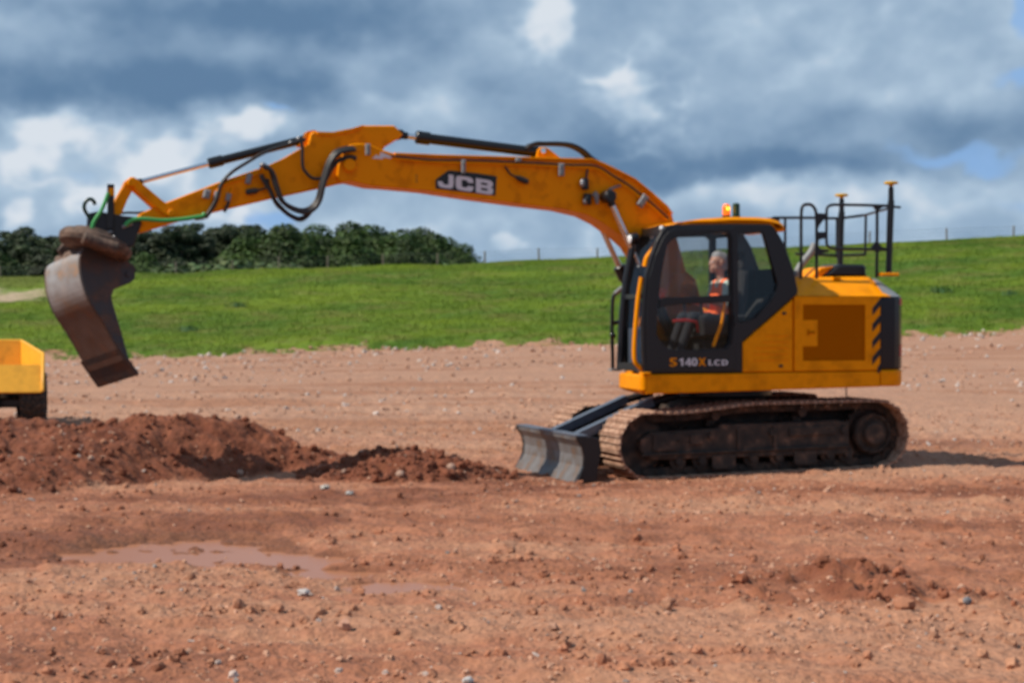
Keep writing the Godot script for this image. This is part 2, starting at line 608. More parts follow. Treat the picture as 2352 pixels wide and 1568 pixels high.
func make_sky() -> PanoramaSkyMaterial:
	n_sky.seed = 5; n_sky.frequency = 0.12; n_sky.fractal_octaves = 4
	n_sky2.seed = 9; n_sky2.frequency = 0.20; n_sky2.fractal_octaves = 5; n_sky2.fractal_gain = 0.55
	# dark bellies
	puff(500, 60, 350, 58, -0.40); puff(250, 120, 260, 22, -0.06); puff(430, 215, 430, 62, -0.44); puff(900, 60, 270, 70, -0.24); puff(60, 225, 240, 42, -0.14)
	puff(1440, 385, 240, 62, -0.34); puff(1800, 395, 330, 34, -0.34); puff(2220, 330, 230, 40, -0.20); puff(1290, 270, 170, 60, -0.14); puff(1560, 430, 120, 24, -0.2); puff(1920, 300, 260, 50, -0.10); puff(980, 130, 110, 50, -0.12)
	# pale banks
	puff(150, 350, 260, 62, 0.24); puff(620, 300, 190, 34, 0.26); puff(850, 170, 150, 80, 0.16); puff(1150, 90, 150, 70, 0.14); puff(1820, 110, 420, 110, 0.12); puff(2180, 50, 200, 50, 0.16)
	puff(1760, 462, 300, 30, 0.30); puff(2100, 480, 330, 50, 0.24); puff(260, 450, 330, 60, 0.22); puff(900, 510, 260, 60, 0.20); puff(70, 90, 190, 34, 0.10); puff(930, 255, 130, 36, 0.22); puff(1330, 570, 200, 34, 0.20); puff(2150, 230, 260, 40, 0.08); puff(620, 440, 240, 50, 0.16)
	# white heads
	puff(1242, 62, 60, 70, 0.44); puff(1462, 258, 84, 72, 0.62); puff(375, 375, 66, 54, 0.40); puff(125, 350, 60, 70, 0.36); puff(62, 490, 44, 30, 0.40); puff(1165, 560, 46, 26, 0.40); puff(560, 492, 40, 20, 0.38); puff(590, 308, 80, 22, 0.36); puff(250, 470, 60, 26, 0.35)
	# blue between
	puff(655, 500, 70, 30, 5.8); puff(2345, 70, 34, 50, 6.0); puff(2330, 222, 70, 20, 5.9); puff(2170, 376, 160, 22, 5.9); puff(640, 268, 34, 10, 5.8); puff(215, 410, 60, 24, 5.5); puff(1040, 560, 150, 50, 5.35); puff(1290, 480, 160, 50, 5.3); puff(2300, 470, 160, 20, 5.4)
	var small := Image.create_empty(1024, 512, false, Image.FORMAT_RGB8)
	for y in 512:
		var el := (0.5 - (y + 0.5) / 512.0) * PI
		if el < -0.02:
			small.fill_rect(Rect2i(0, y, 1024, 512 - y), lin(0.20, 0.11, 0.07))
			break
		for x in 1024:
			var az := (x + 0.5) / 1024.0 * TAU
			small.set_pixel(x, y, sky_at(Vector3(cos(el) * sin(az), sin(el), -cos(el) * cos(az))).linear_to_srgb())
	small.resize(4096, 2048, Image.INTERPOLATE_CUBIC)
	for y in range(870, 1030):
		var el := (0.5 - (y + 0.5) / 2048.0) * PI
		for x in range(-250, 250):
			var az := (x + 0.5) / 4096.0 * TAU
			small.set_pixel((x + 4096) % 4096, y, sky_at(Vector3(cos(el) * sin(az), sin(el), -cos(el) * cos(az))).linear_to_srgb())
	var m := PanoramaSkyMaterial.new()
	m.panorama = ImageTexture.create_from_image(small)
	return m


# ---------------------------------------------------------------- land
func foot(x: float) -> float:      # height of the yard at the foot of the bank
	return clampf(0.50 + (0.031 if x < 0.0 else 0.025) * x, -0.5, 1.4)


func crest(x: float) -> float:     # height of the top of the bank
	return 5.72 + (0.030 * x if x < 0.0 else 0.058 * x - 0.0002 * x * x)


func land(x: float, d: float) -> float:   # d: metres ahead of the camera
	var y := foot(x) * smoothstep(26.0, 88.0, d)
	if d > 80.0:
		var t := clampf((d - 85.0) / 42.0, 0.0, 1.0)
		var s := t * 1.12 if t < 0.75 else 1.0 - pow((1.0 - t) / 0.25, 2.0) * 0.16
		y += (crest(x) - foot(x)) * s * smoothstep(80.0, 87.0, d)
		if d > 127.0:
			y -= minf((d - 127.0) * 0.02, 1.0)
		y += n_big.get_noise_2d(x * 0.8, d * 0.8) * 0.22 * smoothstep(88.0, 98.0, d)
	return y


func ruts(x: float, d: float) -> float:
	var near := smoothstep(90.0, 30.0, d) * (1.0 + 0.6 * smoothstep(22.0, 40.0, d))
	var r := n_big.get_noise_2d(x * 1.3, d * 4.5) * 0.07 + n_mid.get_noise_2d(x * 2.2, d * 5.0) * 0.030
	# the machine has its own firm bed
	var lx := (x - MACHINE.x) * cos(TURN) - (-d - MACHINE.z) * sin(TURN)
	var lz := (x - MACHINE.x) * sin(TURN) + (-d - MACHINE.z) * cos(TURN)
	var bed := smoothstep(3.6, 2.2, absf(lx)) * smoothstep(2.6, 1.5, absf(lz))
	var y := r * (1.0 - bed) * near
	y += bed * (0.019 * lx - 0.01)
	# two wet hollows
	y -= 0.085 * hollow(x, d)
	return y


func oval(x: float, d: float, cx: float, cd: float, rx: float, rd: float) -> float:
	var q := pow((x - cx) / rx, 2.0) + pow((d - cd) / rd, 2.0)
	return smoothstep(1.5, 0.25, q)


func hollow(x: float, d: float) -> float:
	return maxf(maxf(oval(x, d, -2.65, 13.9, 0.90, 0.95), oval(x, d, -1.80, 13.4, 0.60, 0.45)), maxf(oval(x, d, -1.35, 12.7, 0.42, 0.24), oval(x, d, -0.76, 12.05, 0.42, 0.30)))


func clods(x: float, d: float) -> float:
	return n_fine.get_noise_2d(x * 1.0, d * 1.0) * 0.034 + n_cell.get_noise_2d(x, d) * 0.022 + maxf(0.0, n_mid.get_noise_2d(x * 3.0 + 15.0, d * 3.0) - 0.1) * 0.06


func soil_color(x: float, d: float) -> Color:
	var a := n_big.get_noise_2d(x * 0.9 + 50.0, d * 2.4)
	var b := n_mid.get_noise_2d(x * 1.7 + 9.0, d * 4.0)
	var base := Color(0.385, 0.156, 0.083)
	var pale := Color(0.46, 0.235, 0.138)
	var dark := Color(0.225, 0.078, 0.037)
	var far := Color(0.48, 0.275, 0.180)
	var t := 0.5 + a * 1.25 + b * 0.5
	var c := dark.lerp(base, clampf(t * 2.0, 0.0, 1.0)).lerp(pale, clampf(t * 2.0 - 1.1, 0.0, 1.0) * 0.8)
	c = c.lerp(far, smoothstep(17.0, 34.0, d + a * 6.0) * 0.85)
	var streak := n_big.get_noise_2d(x * 0.35 + 200.0, d * 3.0)
	c = c.lerp(Color(0.34, 0.14, 0.065), smoothstep(0.12, 0.4, streak) * smoothstep(19.0, 24.0, d) * 0.6)
	var wet := hollow(x, d)
	return c.lerp(Color(0.20, 0.075, 0.037), smoothstep(0.0, 0.30, wet) * 0.85)


func sheet(xs: PackedFloat32Array, ds: PackedFloat32Array, hf: Callable, cf: Callable) -> ArrayMesh:
	var nx := xs.size()
	var nd := ds.size()
	var v := PackedVector3Array()
	var n := PackedVector3Array()
	var c := PackedColorArray()
	v.resize(nx * nd); n.resize(nx * nd); c.resize(nx * nd)
	var i := 0
	for d in ds:
		for x in xs:
			v[i] = Vector3(x, hf.call(x, d), -d)
			c[i] = cf.call(x, d)
			i += 1
	for r in nd:
		for k in nx:
			var l := v[r * nx + maxi(k - 1, 0)]
			var rr := v[r * nx + mini(k + 1, nx - 1)]
			var f := v[mini(r + 1, nd - 1) * nx + k]
			var b := v[maxi(r - 1, 0) * nx + k]
			n[r * nx + k] = (rr - l).cross(f - b).normalized()
	var idx := PackedInt32Array()
	idx.resize((nx - 1) * (nd - 1) * 6)
	i = 0
	for r in nd - 1:
		for k in nx - 1:
			var a := r * nx + k
			idx[i] = a; idx[i + 1] = a + nx; idx[i + 2] = a + 1
			idx[i + 3] = a + 1; idx[i + 4] = a + nx; idx[i + 5] = a + nx + 1
			i += 6
	var arr := []
	arr.resize(Mesh.ARRAY_MAX)
	arr[Mesh.ARRAY_VERTEX] = v
	arr[Mesh.ARRAY_NORMAL] = n
	arr[Mesh.ARRAY_COLOR] = c
	arr[Mesh.ARRAY_INDEX] = idx
	var m := ArrayMesh.new()
	m.add_surface_from_arrays(Mesh.PRIMITIVE_TRIANGLES, arr)
	return m


func steps(from: float, to: float, first: float, grow := 1.0) -> PackedFloat32Array:
	var out := PackedFloat32Array()
	var s := first
	var at := from
	while at < to:
		out.append(at)
		at += s
		s *= grow
	return out


func mirrored(inner: float, step: float, outer: float, grow: float) -> PackedFloat32Array:
	var out := steps(-inner, inner, step)
	var side := steps(inner, outer, step, grow)
	var l := PackedFloat32Array()
	for i in range(side.size() - 1, 0, -1):
		l.append(-side[i])
	l.append_array(out)
	l.append_array(side)
	return l


func yard_h(x: float, d: float) -> float:
	var y := land(x, d) + ruts(x, d)
	if d < 60.0:
		y += clods(x, d) * smoothstep(60.0, 25.0, d) * (1.0 + 0.5 * hollow(x, d))
	else:
		y += n_mid.get_noise_2d(x, d) * 0.16 * smoothstep(60.0, 84.0, d)
	return y


func bank_edge(x: float, d: float) -> float:   # how far up the slope the turf begins
	return d - 86.0 - n_big.get_noise_2d(x * 0.8, 7.0) * 3.0 - n_mid.get_noise_2d(x * 1.1, d * 0.5) * 2.6 - n_fine.get_noise_2d(x * 0.6, d * 0.3) * 1.6


func bank_h(x: float, d: float) -> float:
	return land(x, d) + clampf(bank_edge(x, d) * 0.10, -0.35, 0.16) + n_mid.get_noise_2d(x * 0.7, d * 0.7) * 0.05


func turf_color(x: float, d: float) -> Color:
	var a := n_big.get_noise_2d(x * 0.5 + 90.0, d * 1.0)
	var b := n_mid.get_noise_2d(x * 0.35, d * 0.8)
	var c := Color(0.060, 0.140, 0.003).lerp(Color(0.155, 0.235, 0.006), clampf(0.55 + a * 1.0 + b * 0.45, 0.0, 1.0))
	c = c.lerp(Color(0.17, 0.17, 0.04), smoothstep(0.08, 0.40, b - a * 0.3) * 0.6)
	# a worn sandy track on the far side
	var sand := smoothstep(4.5, 2.0, absf(d - 112.0 - n_big.get_noise_2d(x, 3.0) * 3.0 + n_mid.get_noise_2d(x, d) * 2.5)) * smoothstep(-28.5, -31.5, x + n_mid.get_noise_2d(d, x) * 2.0)
	c = c.lerp(Color(0.42, 0.32, 0.22), sand)
	var field := smoothstep(115.0, 118.0, d) * smoothstep(-30.0, -33.0, x)
	return c.lerp(Color(0.16, 0.20, 0.035), field * 0.8)


var heaps := []
func heap_h(h: Dictionary, x: float, d: float) -> float:
	var pts: Array = h.ridge          # [x, d, height, reach to the front, reach to the back]
	var a = pts[0]
	var b = pts[0]
	if x >= pts[-1][0]:
		a = pts[-1]; b = a
	else:
		for i in pts.size() - 1:
			if x >= pts[i][0] and x < pts[i + 1][0]:
				a = pts[i]; b = pts[i + 1]
	var t: float = 0.0 if a == b else (x - a[0]) / (b[0] - a[0])
	var wob := n_mid.get_noise_2d(x * 1.5, d * 1.5)
	var cd := lerpf(a[1], b[1], t) + wob * 0.25
	var hh := lerpf(a[2], b[2], t)
	var reach := lerpf(a[3], b[3], t) if d < cd else lerpf(a[4], b[4], t)
	var q := absf(d - cd) / reach
	var s := maxf(0.0, 1.02 - sqrt(q * q + 0.006)) if h.steep else maxf(0.0, 1.0 - q * q)
	if x < pts[0][0]:
		hh *= smoothstep(pts[0][0] - 0.7, pts[0][0], x)
	if x > pts[-1][0]:
		hh *= smoothstep(pts[-1][0] + 0.5, pts[-1][0], x)
	var rough: float = h.rough * smoothstep(0.0, 0.15, s * hh)
	var y := hh * s - 0.05 + wob * 0.10 * hh
	y += rough * (n_fine.get_noise_2d(x * 0.8, d * 0.8) * 0.075 + n_cell.get_noise_2d(x * 0.6, d * 0.6) * 0.06 + maxf(0.0, n_fine.get_noise_2d(x * 1.9 + 40.0, d * 1.9)) * 0.07)
	return yard_h(x, d) + y


func stone_mesh(seedn: int, flat: float) -> ArrayMesh:
	var f := FastNoiseLite.new()
	f.seed = seedn
	f.frequency = 0.9
	var mb := MB.new()
	var rows := 6
	var cols := 9
	var g := []
	for i in rows + 1:
		var r := []
		for k in cols:
			var la := PI * i / rows
			var lo := TAU * k / cols
			var d := Vector3(sin(la) * cos(lo), cos(la), sin(la) * sin(lo))
			r.append(d * (1.0 + f.get_noise_3dv(d * 1.3) * 0.6) * Vector3(1, flat, 0.85))
		g.append(r)
	for i in rows:
		for k in cols:
			var l := (k + 1) % cols
			mb.facet(g[i][k], g[i][l], g[i + 1][l], g[i + 1][k], Vector3())
	return mb.mesh()


func scatter(called: String, mesh: Mesh, m: Material, places: Array, tints: Array, label: String, category: String) -> void:
	var mm := MultiMesh.new()
	mm.transform_format = MultiMesh.TRANSFORM_3D
	mm.use_colors = true
	mm.mesh = mesh
	mm.instance_count = places.size()
	for i in places.size():
		mm.set_instance_transform(i, places[i])
		mm.set_instance_color(i, tints[i])
	var o := MultiMeshInstance3D.new()
	o.multimesh = mm
	o.material_override = m
	o.name = numbered(called)
	add_child(o, true)
	tag(o, label, category, "", "stuff")


func top_of(x: float, d: float) -> float:
	var y := yard_h(x, d)
	for h in heaps:
		if x > h.x0 and x < h.x1 and d > h.d0 and d < h.d1:
			y = maxf(y, heap_h(h, x, d))
	return y


func make_land() -> void:
	var xs := mirrored(8.0, 0.045, 130.0, 1.05)
	var ds := steps(-30.0, 7.0, 1.0)
	ds.append_array(steps(7.0, 27.0, 0.055))
	ds.append_array(steps(27.0, 99.0, 0.08, 1.018))
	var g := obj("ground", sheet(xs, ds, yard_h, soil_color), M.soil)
	tag(g, "red-brown bare earth of the site yard", "ground", "", "structure")
	var bx := mirrored(50.0, 0.45, 900.0, 1.06)
	var bd := steps(77.0, 135.0, 0.4)
	bd.append_array(steps(135.0, 1500.0, 1.0, 1.06))
	var b := obj("grass_bank", sheet(bx, bd, bank_h, turf_color), M.turf)
	tag(b, "long green grassy bank behind the yard", "terrain", "", "structure")
	# water in the hollows
	var k := 0
	for w in [[-2.20, 13.6, 1.75, 1.4, "large shallow muddy puddle in front of the tall soil heap", -0.062], [-0.76, 12.05, 0.5, 0.36, "small muddy puddle nearer the camera than the large one", -0.062]]:
		var mb := MB.new()
		var y0: float = w[5]
		for i in 40:
			var a0 := TAU * i / 40.0
			var a1 := TAU * (i + 1) / 40.0
			mb.tri(Vector3(0, 0, 0), Vector3(cos(a0) * w[2], 0, sin(a0) * w[3]), Vector3(cos(a1) * w[2], 0, sin(a1) * w[3]), Vector3.UP, Vector3.UP, Vector3.UP)
		var o := obj("puddle", mb, M.water)
		o.position = Vector3(w[0], y0, -w[1])
		tag(o, w[4], "puddle")
		k += 1
	# spoil heaps
	heaps = [
		{"x0": -9.5, "x1": -1.2, "d0": 17.0, "d1": 23.8, "steep": true, "rough": 0.8, "label": "tall dark red heap of freshly dug soil under the bucket", "ridge": [[-9.0, 20.5, 0.78, 3.0, 2.2], [-5.9, 20.3, 0.78, 2.8, 2.0], [-4.9, 20.4, 0.70, 2.6, 2.0], [-4.2, 20.8, 0.80, 1.70, 2.0], [-3.4, 21.2, 0.74, 1.35, 1.9], [-2.7, 21.3, 0.46, 0.85, 1.6], [-2.0, 21.1, 0.22, 0.6, 1.2]]},
		{"x0": -2.5, "x1": 0.6, "d0": 18.6, "d1": 22.0, "steep": true, "rough": 0.8, "label": "low ridge of dug red soil between the tall heap and the dozer blade", "ridge": [[-2.1, 20.2, 0.22, 0.8, 1.0], [-1.55, 20.2, 0.38, 1.0, 1.1], [-1.0, 20.2, 0.40, 1.0, 1.1], [-0.5, 20.25, 0.26, 0.8, 0.9], [-0.1, 20.3, 0.12, 0.6, 0.7]]},
		{"x0": 0.7, "x1": 4.0, "d0": 9.4, "d1": 13.8, "steep": false, "rough": 1.6, "label": "churned dark clods of soil in front of the excavator tracks", "ridge": [[1.2, 11.9, 0.06, 1.2, 0.9], [1.6, 11.6, 0.10, 1.2, 0.8], [1.95, 11.9, 0.09, 1.3, 0.8], [2.5, 11.9, 0.14, 1.5, 1.0], [2.75, 11.6, 0.08, 1.3, 0.9], [3.1, 11.2, 0.10, 1.0, 0.8], [3.5, 10.8, 0.05, 0.8, 0.8]]},
	]
	for h in heaps:
		var fresh := func(x: float, d: float) -> Color:
			var a := n_mid.get_noise_2d(x * 2.0 + 31.0, d * 2.0)
			var c := Color(0.165, 0.046, 0.019).lerp(Color(0.25, 0.082, 0.039), clampf(0.5 + a, 0.0, 1.0))
			var up := heap_h(h, x, d) - yard_h(x, d)
			return soil_color(x, d).lerp(c, smoothstep(-0.02, 0.06 + 0.05 * a, up) * (1.0 if h.steep else 0.75))
		var shape := func(x: float, d: float) -> float: return heap_h(h, x, d)
		var o := obj("soil_heap", sheet(steps(h.x0, h.x1, 0.033), steps(h.d0, h.d1, 0.033), shape, fresh), M.soil)
		tag(o, h.label, "soil heap")
	# gravel and clods
	var stones := [stone_mesh(1, 0.7), stone_mesh(2, 0.55), stone_mesh(3, 0.85)]
	var places := [[], [], []]
	var tints := [[], [], []]
	for i in 12500:
		var d := 7.8 + 26.0 * pow(rng.randf(), 1.7)
		var x := rng.randf_range(-1.0, 1.0) * (d * 0.31 + 0.3)
		var keep := 0.55 + n_big.get_noise_2d(x * 1.2 + 77.0, d * 1.8) * 1.6
		if rng.randf() > keep:
			continue
		var s := 0.006 + 0.015 * pow(rng.randf(), 3.0) + d * 0.0004
		if rng.randf() < 0.012:
			s *= 1.9
		var kind := rng.randi() % 3
		var r := rng.randf()
		var tone := Color(0.40, 0.185, 0.105)
		if r < 0.045: tone = Color(0.48, 0.38, 0.33)
		elif r < 0.07: tone = Color(0.30, 0.26, 0.24)
		elif r < 0.65: tone = Color(0.52, 0.29, 0.19)
		tone = tone * rng.randf_range(0.85, 1.15)
		tone.a = 1.0
		places[kind].append(Transform3D(Basis.from_euler(Vector3(rng.randf() * 0.6, rng.randf() * TAU, rng.randf() * 0.6)).scaled(Vector3.ONE * s), Vector3(x, top_of(x, d) + s * 0.05, -d)))
		tints[kind].append(tone)
	for i in 9000:   # rubble farther off
		var d := rng.randf_range(24.0, 92.0)
		var x := rng.randf_range(-1.0, 1.0) * (d * 0.31 + 0.5)
		if rng.randf() > 0.35 + n_big.get_noise_2d(x * 0.6 + 17.0, d * 1.2) * 1.4 + 0.5 * smoothstep(76.0, 86.0, d) or bank_edge(x, d) > 0.5:
			continue
		var s := 0.012 + d * 0.00075 * (0.5 + pow(rng.randf(), 3.0) * 1.6)
		var kind := rng.randi() % 3
		var tone := Color(0.47, 0.27, 0.18) if rng.randf() < 0.7 else Color(0.56, 0.47, 0.42)
		tone = tone * rng.randf_range(0.75, 1.15)
		tone.a = 1.0
		places[kind].append(Transform3D(Basis.from_euler(Vector3(rng.randf(), rng.randf() * TAU, rng.randf())).scaled(Vector3.ONE * s), Vector3(x, yard_h(x, d) + s * 0.1, -d)))
		tints[kind].append(tone)
	for k3 in 3:
		scatter("gravel", stones[k3], M.stone, places[k3], tints[k3], ["pale and red gravel strewn over the bare earth", "flat gravel chips strewn over the bare earth", "round pebbles strewn over the bare earth"][k3], "gravel")
	var cp := []
	var ct := []
	for h in heaps:
		for i in (2600 if h.steep else 700):
			var x := rng.randf_range(h.x0, h.x1)
			var d := rng.randf_range(h.d0, h.d1)
			var y := heap_h(h, x, d)
			if y - yard_h(x, d) < 0.01:
				continue
			var s := 0.012 + 0.05 * pow(rng.randf(), 4.0)
			cp.append(Transform3D(Basis.from_euler(Vector3(rng.randf() * 3.0, rng.randf() * TAU, rng.randf() * 3.0)).scaled(Vector3.ONE * s), Vector3(x, y + s * 0.3, -d)))
			var tone := (Color(0.19, 0.058, 0.026) if h.steep else Color(0.255, 0.088, 0.042)) * rng.randf_range(0.75, 1.35)
			if rng.randf() < 0.05: tone = Color(0.42, 0.27, 0.2)
			tone.a = 1.0
			ct.append(tone)
	for i in 7000:
		var d := 7.8 + 22.0 * pow(rng.randf(), 1.5)
		var x := rng.randf_range(-1.0, 1.0) * (d * 0.31 + 0.3)
		if rng.randf() > 0.12 + n_mid.get_noise_2d(x * 0.9 + 300.0, d * 1.6) * 2.6 or hollow(x, d) > 0.55 and rng.randf() < 0.85:
			continue
		var s := 0.012 + 0.034 * pow(rng.randf(), 3.0)
		cp.append(Transform3D(Basis.from_euler(Vector3(rng.randf() * 0.8, rng.randf() * TAU, rng.randf() * 0.8)).scaled(Vector3.ONE * s), Vector3(x, top_of(x, d) + s * 0.15, -d)))
		var tone := soil_color(x, d) * rng.randf_range(0.8, 1.12)
		tone.a = 1.0
		ct.append(tone)
	scatter("soil_clods", stones[2], M.stone, cp, ct, "crumbled soil clods lying on the heaps and the bare earth", "soil clods")
	# stones one can point to: x, d, size, flatness, colour, label
	for s in [
		[-2.41, 8.95, 0.062, 0.35, Color(0.36, 0.15, 0.085), "flat brown slab of stone at the near edge of the yard beside the gravel"],
		[-1.37, 11.4, 0.045, 0.6, Color(0.46, 0.42, 0.40), "white angular stone just in front of the large puddle"],
		[-0.98, 10.2, 0.046, 0.9, Color(0.46, 0.25, 0.17), "round peach-coloured stone between the puddles and the near gravel"],
		[-1.02, 11.55, 0.055, 0.75, Color(0.38, 0.16, 0.085), "orange-brown stone beside the small puddle's far end"],
		[-0.55, 11.5, 0.055, 0.6, Color(0.37, 0.16, 0.09), "broad orange-brown stone on the near bank of the small puddle"],
		[-1.97, 18.3, 0.06, 0.6, Color(0.44, 0.40, 0.36), "pale grey stone below the foot of the soil ridge"],
		[-1.70, 18.2, 0.048, 0.6, Color(0.38, 0.36, 0.34), "darker grey stone next to the pale one below the soil ridge"],
		[-5.25, 17.2, 0.10, 0.45, Color(0.42, 0.39, 0.37), "long whitish stone by the foot of the tall soil heap"],
		[-4.80, 17.25, 0.07, 0.6, Color(0.40, 0.33, 0.29), "dull white lump beside the long whitish stone"],
		[0.24, 10.15, 0.04, 0.7, Color(0.44, 0.24, 0.16), "pinkish stone alone in the middle of the near yard"],
		[-0.66, 9.3, 0.04, 0.75, Color(0.42, 0.22, 0.14), "small rounded tan stone near the foremost gravel"],
		[-0.22, 8.78, 0.035, 0.6, Color(0.46, 0.44, 0.43), "bright white pebble at the very front of the yard"],
		[2.42, 10.75, 0.085, 0.6, Color(0.36, 0.15, 0.08), "large red-brown block of earth among the churned clods"],
		[2.88, 11.0, 0.035, 0.8, Color(0.19, 0.19, 0.20), "blue-grey stone among the churned clods"],
		[1.02, 11.3, 0.05, 0.7, Color(0.42, 0.20, 0.12), "orange stone standing left of the churned clods"],
	]:
		var o := obj("stone", stone_mesh(int(s[1] * 100.0), s[3]), M.stone)
		o.position = Vector3(s[0], top_of(s[0], s[1]) + s[2] * s[3] * 0.45, -s[1])
		o.scale = Vector3.ONE * s[2]
		o.rotation.y = s[0] * 7.0
		var arr: Array = o.mesh.surface_get_arrays(0)
		var cc: PackedColorArray = arr[Mesh.ARRAY_COLOR]
		cc.fill(s[4])
		arr[Mesh.ARRAY_COLOR] = cc
		var am := ArrayMesh.new()
		am.add_surface_from_arrays(Mesh.PRIMITIVE_TRIANGLES, arr)
		o.mesh = am
		tag(o, s[5], "stone", "stones on the yard")


func tuft(seedn: int, blades: int, tall: float, spread: float) -> ArrayMesh:
	var r := RandomNumberGenerator.new()
	r.seed = seedn
	var mb := MB.new()
	for i in blades:
		var a := r.randf() * TAU
		var at := Vector3(cos(a), 0, sin(a)) * spread * r.randf()
		var lean := Vector3(r.randf_range(-1, 1), 0, r.randf_range(-1, 1)) * tall * 0.5
		var w := Vector3(cos(a + 1.3), 0, sin(a + 1.3)) * tall * 0.09
		var h := tall * r.randf_range(0.6, 1.1)
		var k := r.randf_range(0.75, 1.2)
		mb.col = Color(k, k, k)
		var nn := (Vector3.UP * 1.2 + Vector3(cos(a), 0, sin(a)) * 0.5).normalized()
		mb.tri(at - w, at + w, at + lean + Vector3.UP * h, nn, nn, nn)
	return mb.mesh()


func make_grass() -> void:
	for k in 3:
		var t := tuft(40 + k, 14, 0.10 + 0.03 * k, 0.34)
		var places := []
		var tints := []
		for i in 40000:
			var d := rng.randf_range(84.0, 131.0)
			if rng.randf() < 0.22:
				d = rng.randf_range(118.0, 131.0)
			var x := rng.randf_range(-1.0, 1.0) * (d * 0.31 + 2.0)
			if bank_edge(x, d) < -2.2 + 3.6 * sqrt(rng.randf()):
				continue
			if x < -30.0 and absf(d - 112.0) < 4.0:
				continue
			var s := rng.randf_range(0.6, 1.3)
			places.append(Transform3D(Basis(Vector3.UP, rng.randf() * TAU).scaled(Vector3(s, s * rng.randf_range(0.7, 1.2), s)), Vector3(x, maxf(bank_h(x, d), yard_h(x, d)) - 0.02, -d)))
			var c := turf_color(x, d) * rng.randf_range(0.8, 1.25)
			c.a = 1.0
			tints.append(c)
		scatter("grass", t, M.blade_grass, places, tints, ["short green grass growing over the bank", "taller tufts of grass growing over the bank", "rank seeding grass growing over the bank"][k], "grass")
	# darker weeds
	var lf := tuft(77, 40, 0.5, 0.4)
	for w in [[-16.3, 103.0, 1.2, "dark weed clump halfway up the bank near the bucket"], [-17.3, 93.0, 1.1, "low dark weed clump near the foot of the bank by the bucket"], [24.2, 98.0, 1.3, "dark weed clump on the bank behind the counterweight"], [27.5, 96.0, 0.9, "small weed clump on the bank beyond the counterweight"]]:
		var mb := MB.new()
		var o := obj("weed_clump", tuft(int(w[1]), 90, 0.34, 0.6), M.leaf)
		var arr: Array = o.mesh.surface_get_arrays(0)
		var cc: PackedColorArray = arr[Mesh.ARRAY_COLOR]
		for i in cc.size():
			cc[i] = cc[i] * Color(0.035, 0.095, 0.02)
		arr[Mesh.ARRAY_COLOR] = cc
		var am := ArrayMesh.new()
		am.add_surface_from_arrays(Mesh.PRIMITIVE_TRIANGLES, arr)
		o.mesh = am
		o.scale = Vector3.ONE * w[2]
		o.position = Vector3(w[0], bank_h(w[0], w[1]), -w[1])
		tag(o, w[3], "weeds")


func make_fence() -> void:
	var f := thing("fence", "wooden post and wire fence along the top of the grass bank", "fence", Vector3(0, 0, 0))
	var tops := []
	var spots := [-42.5, -37.8, -33.4, -29.0, -24.8, -20.6, -17.2, -13.6, -9.5, -5.5, -2.0, 2.0, 6.3, 10.4, 14.6, 18.9, 22.6, 26.4, 32.1, 37.0, 42.0]
	for x in spots:
		var lean := rng.randf_range(-0.04, 0.04)
		var h := rng.randf_range(1.0, 1.18)
		var base := Vector3(x, bank_h(x, 128.5) - 0.2, -128.5)
		var mb := MB.new()
		mb.cyl(base, base + Vector3(lean, h + 0.2, 0), 0.062, 8, 0.012)
		obj("post", mb, M.wood, f)
		tops.append(base + Vector3(lean, h + 0.2, 0.07))
	for k in 4:
		var mb := MB.new()
		var line := []
		for t in tops:
			line.append(t - Vector3(0, 0.08 + 0.26 * k, 0))
		mb.tube(line, 0.007, 4)
		obj("wire", mb, M.wire, f)


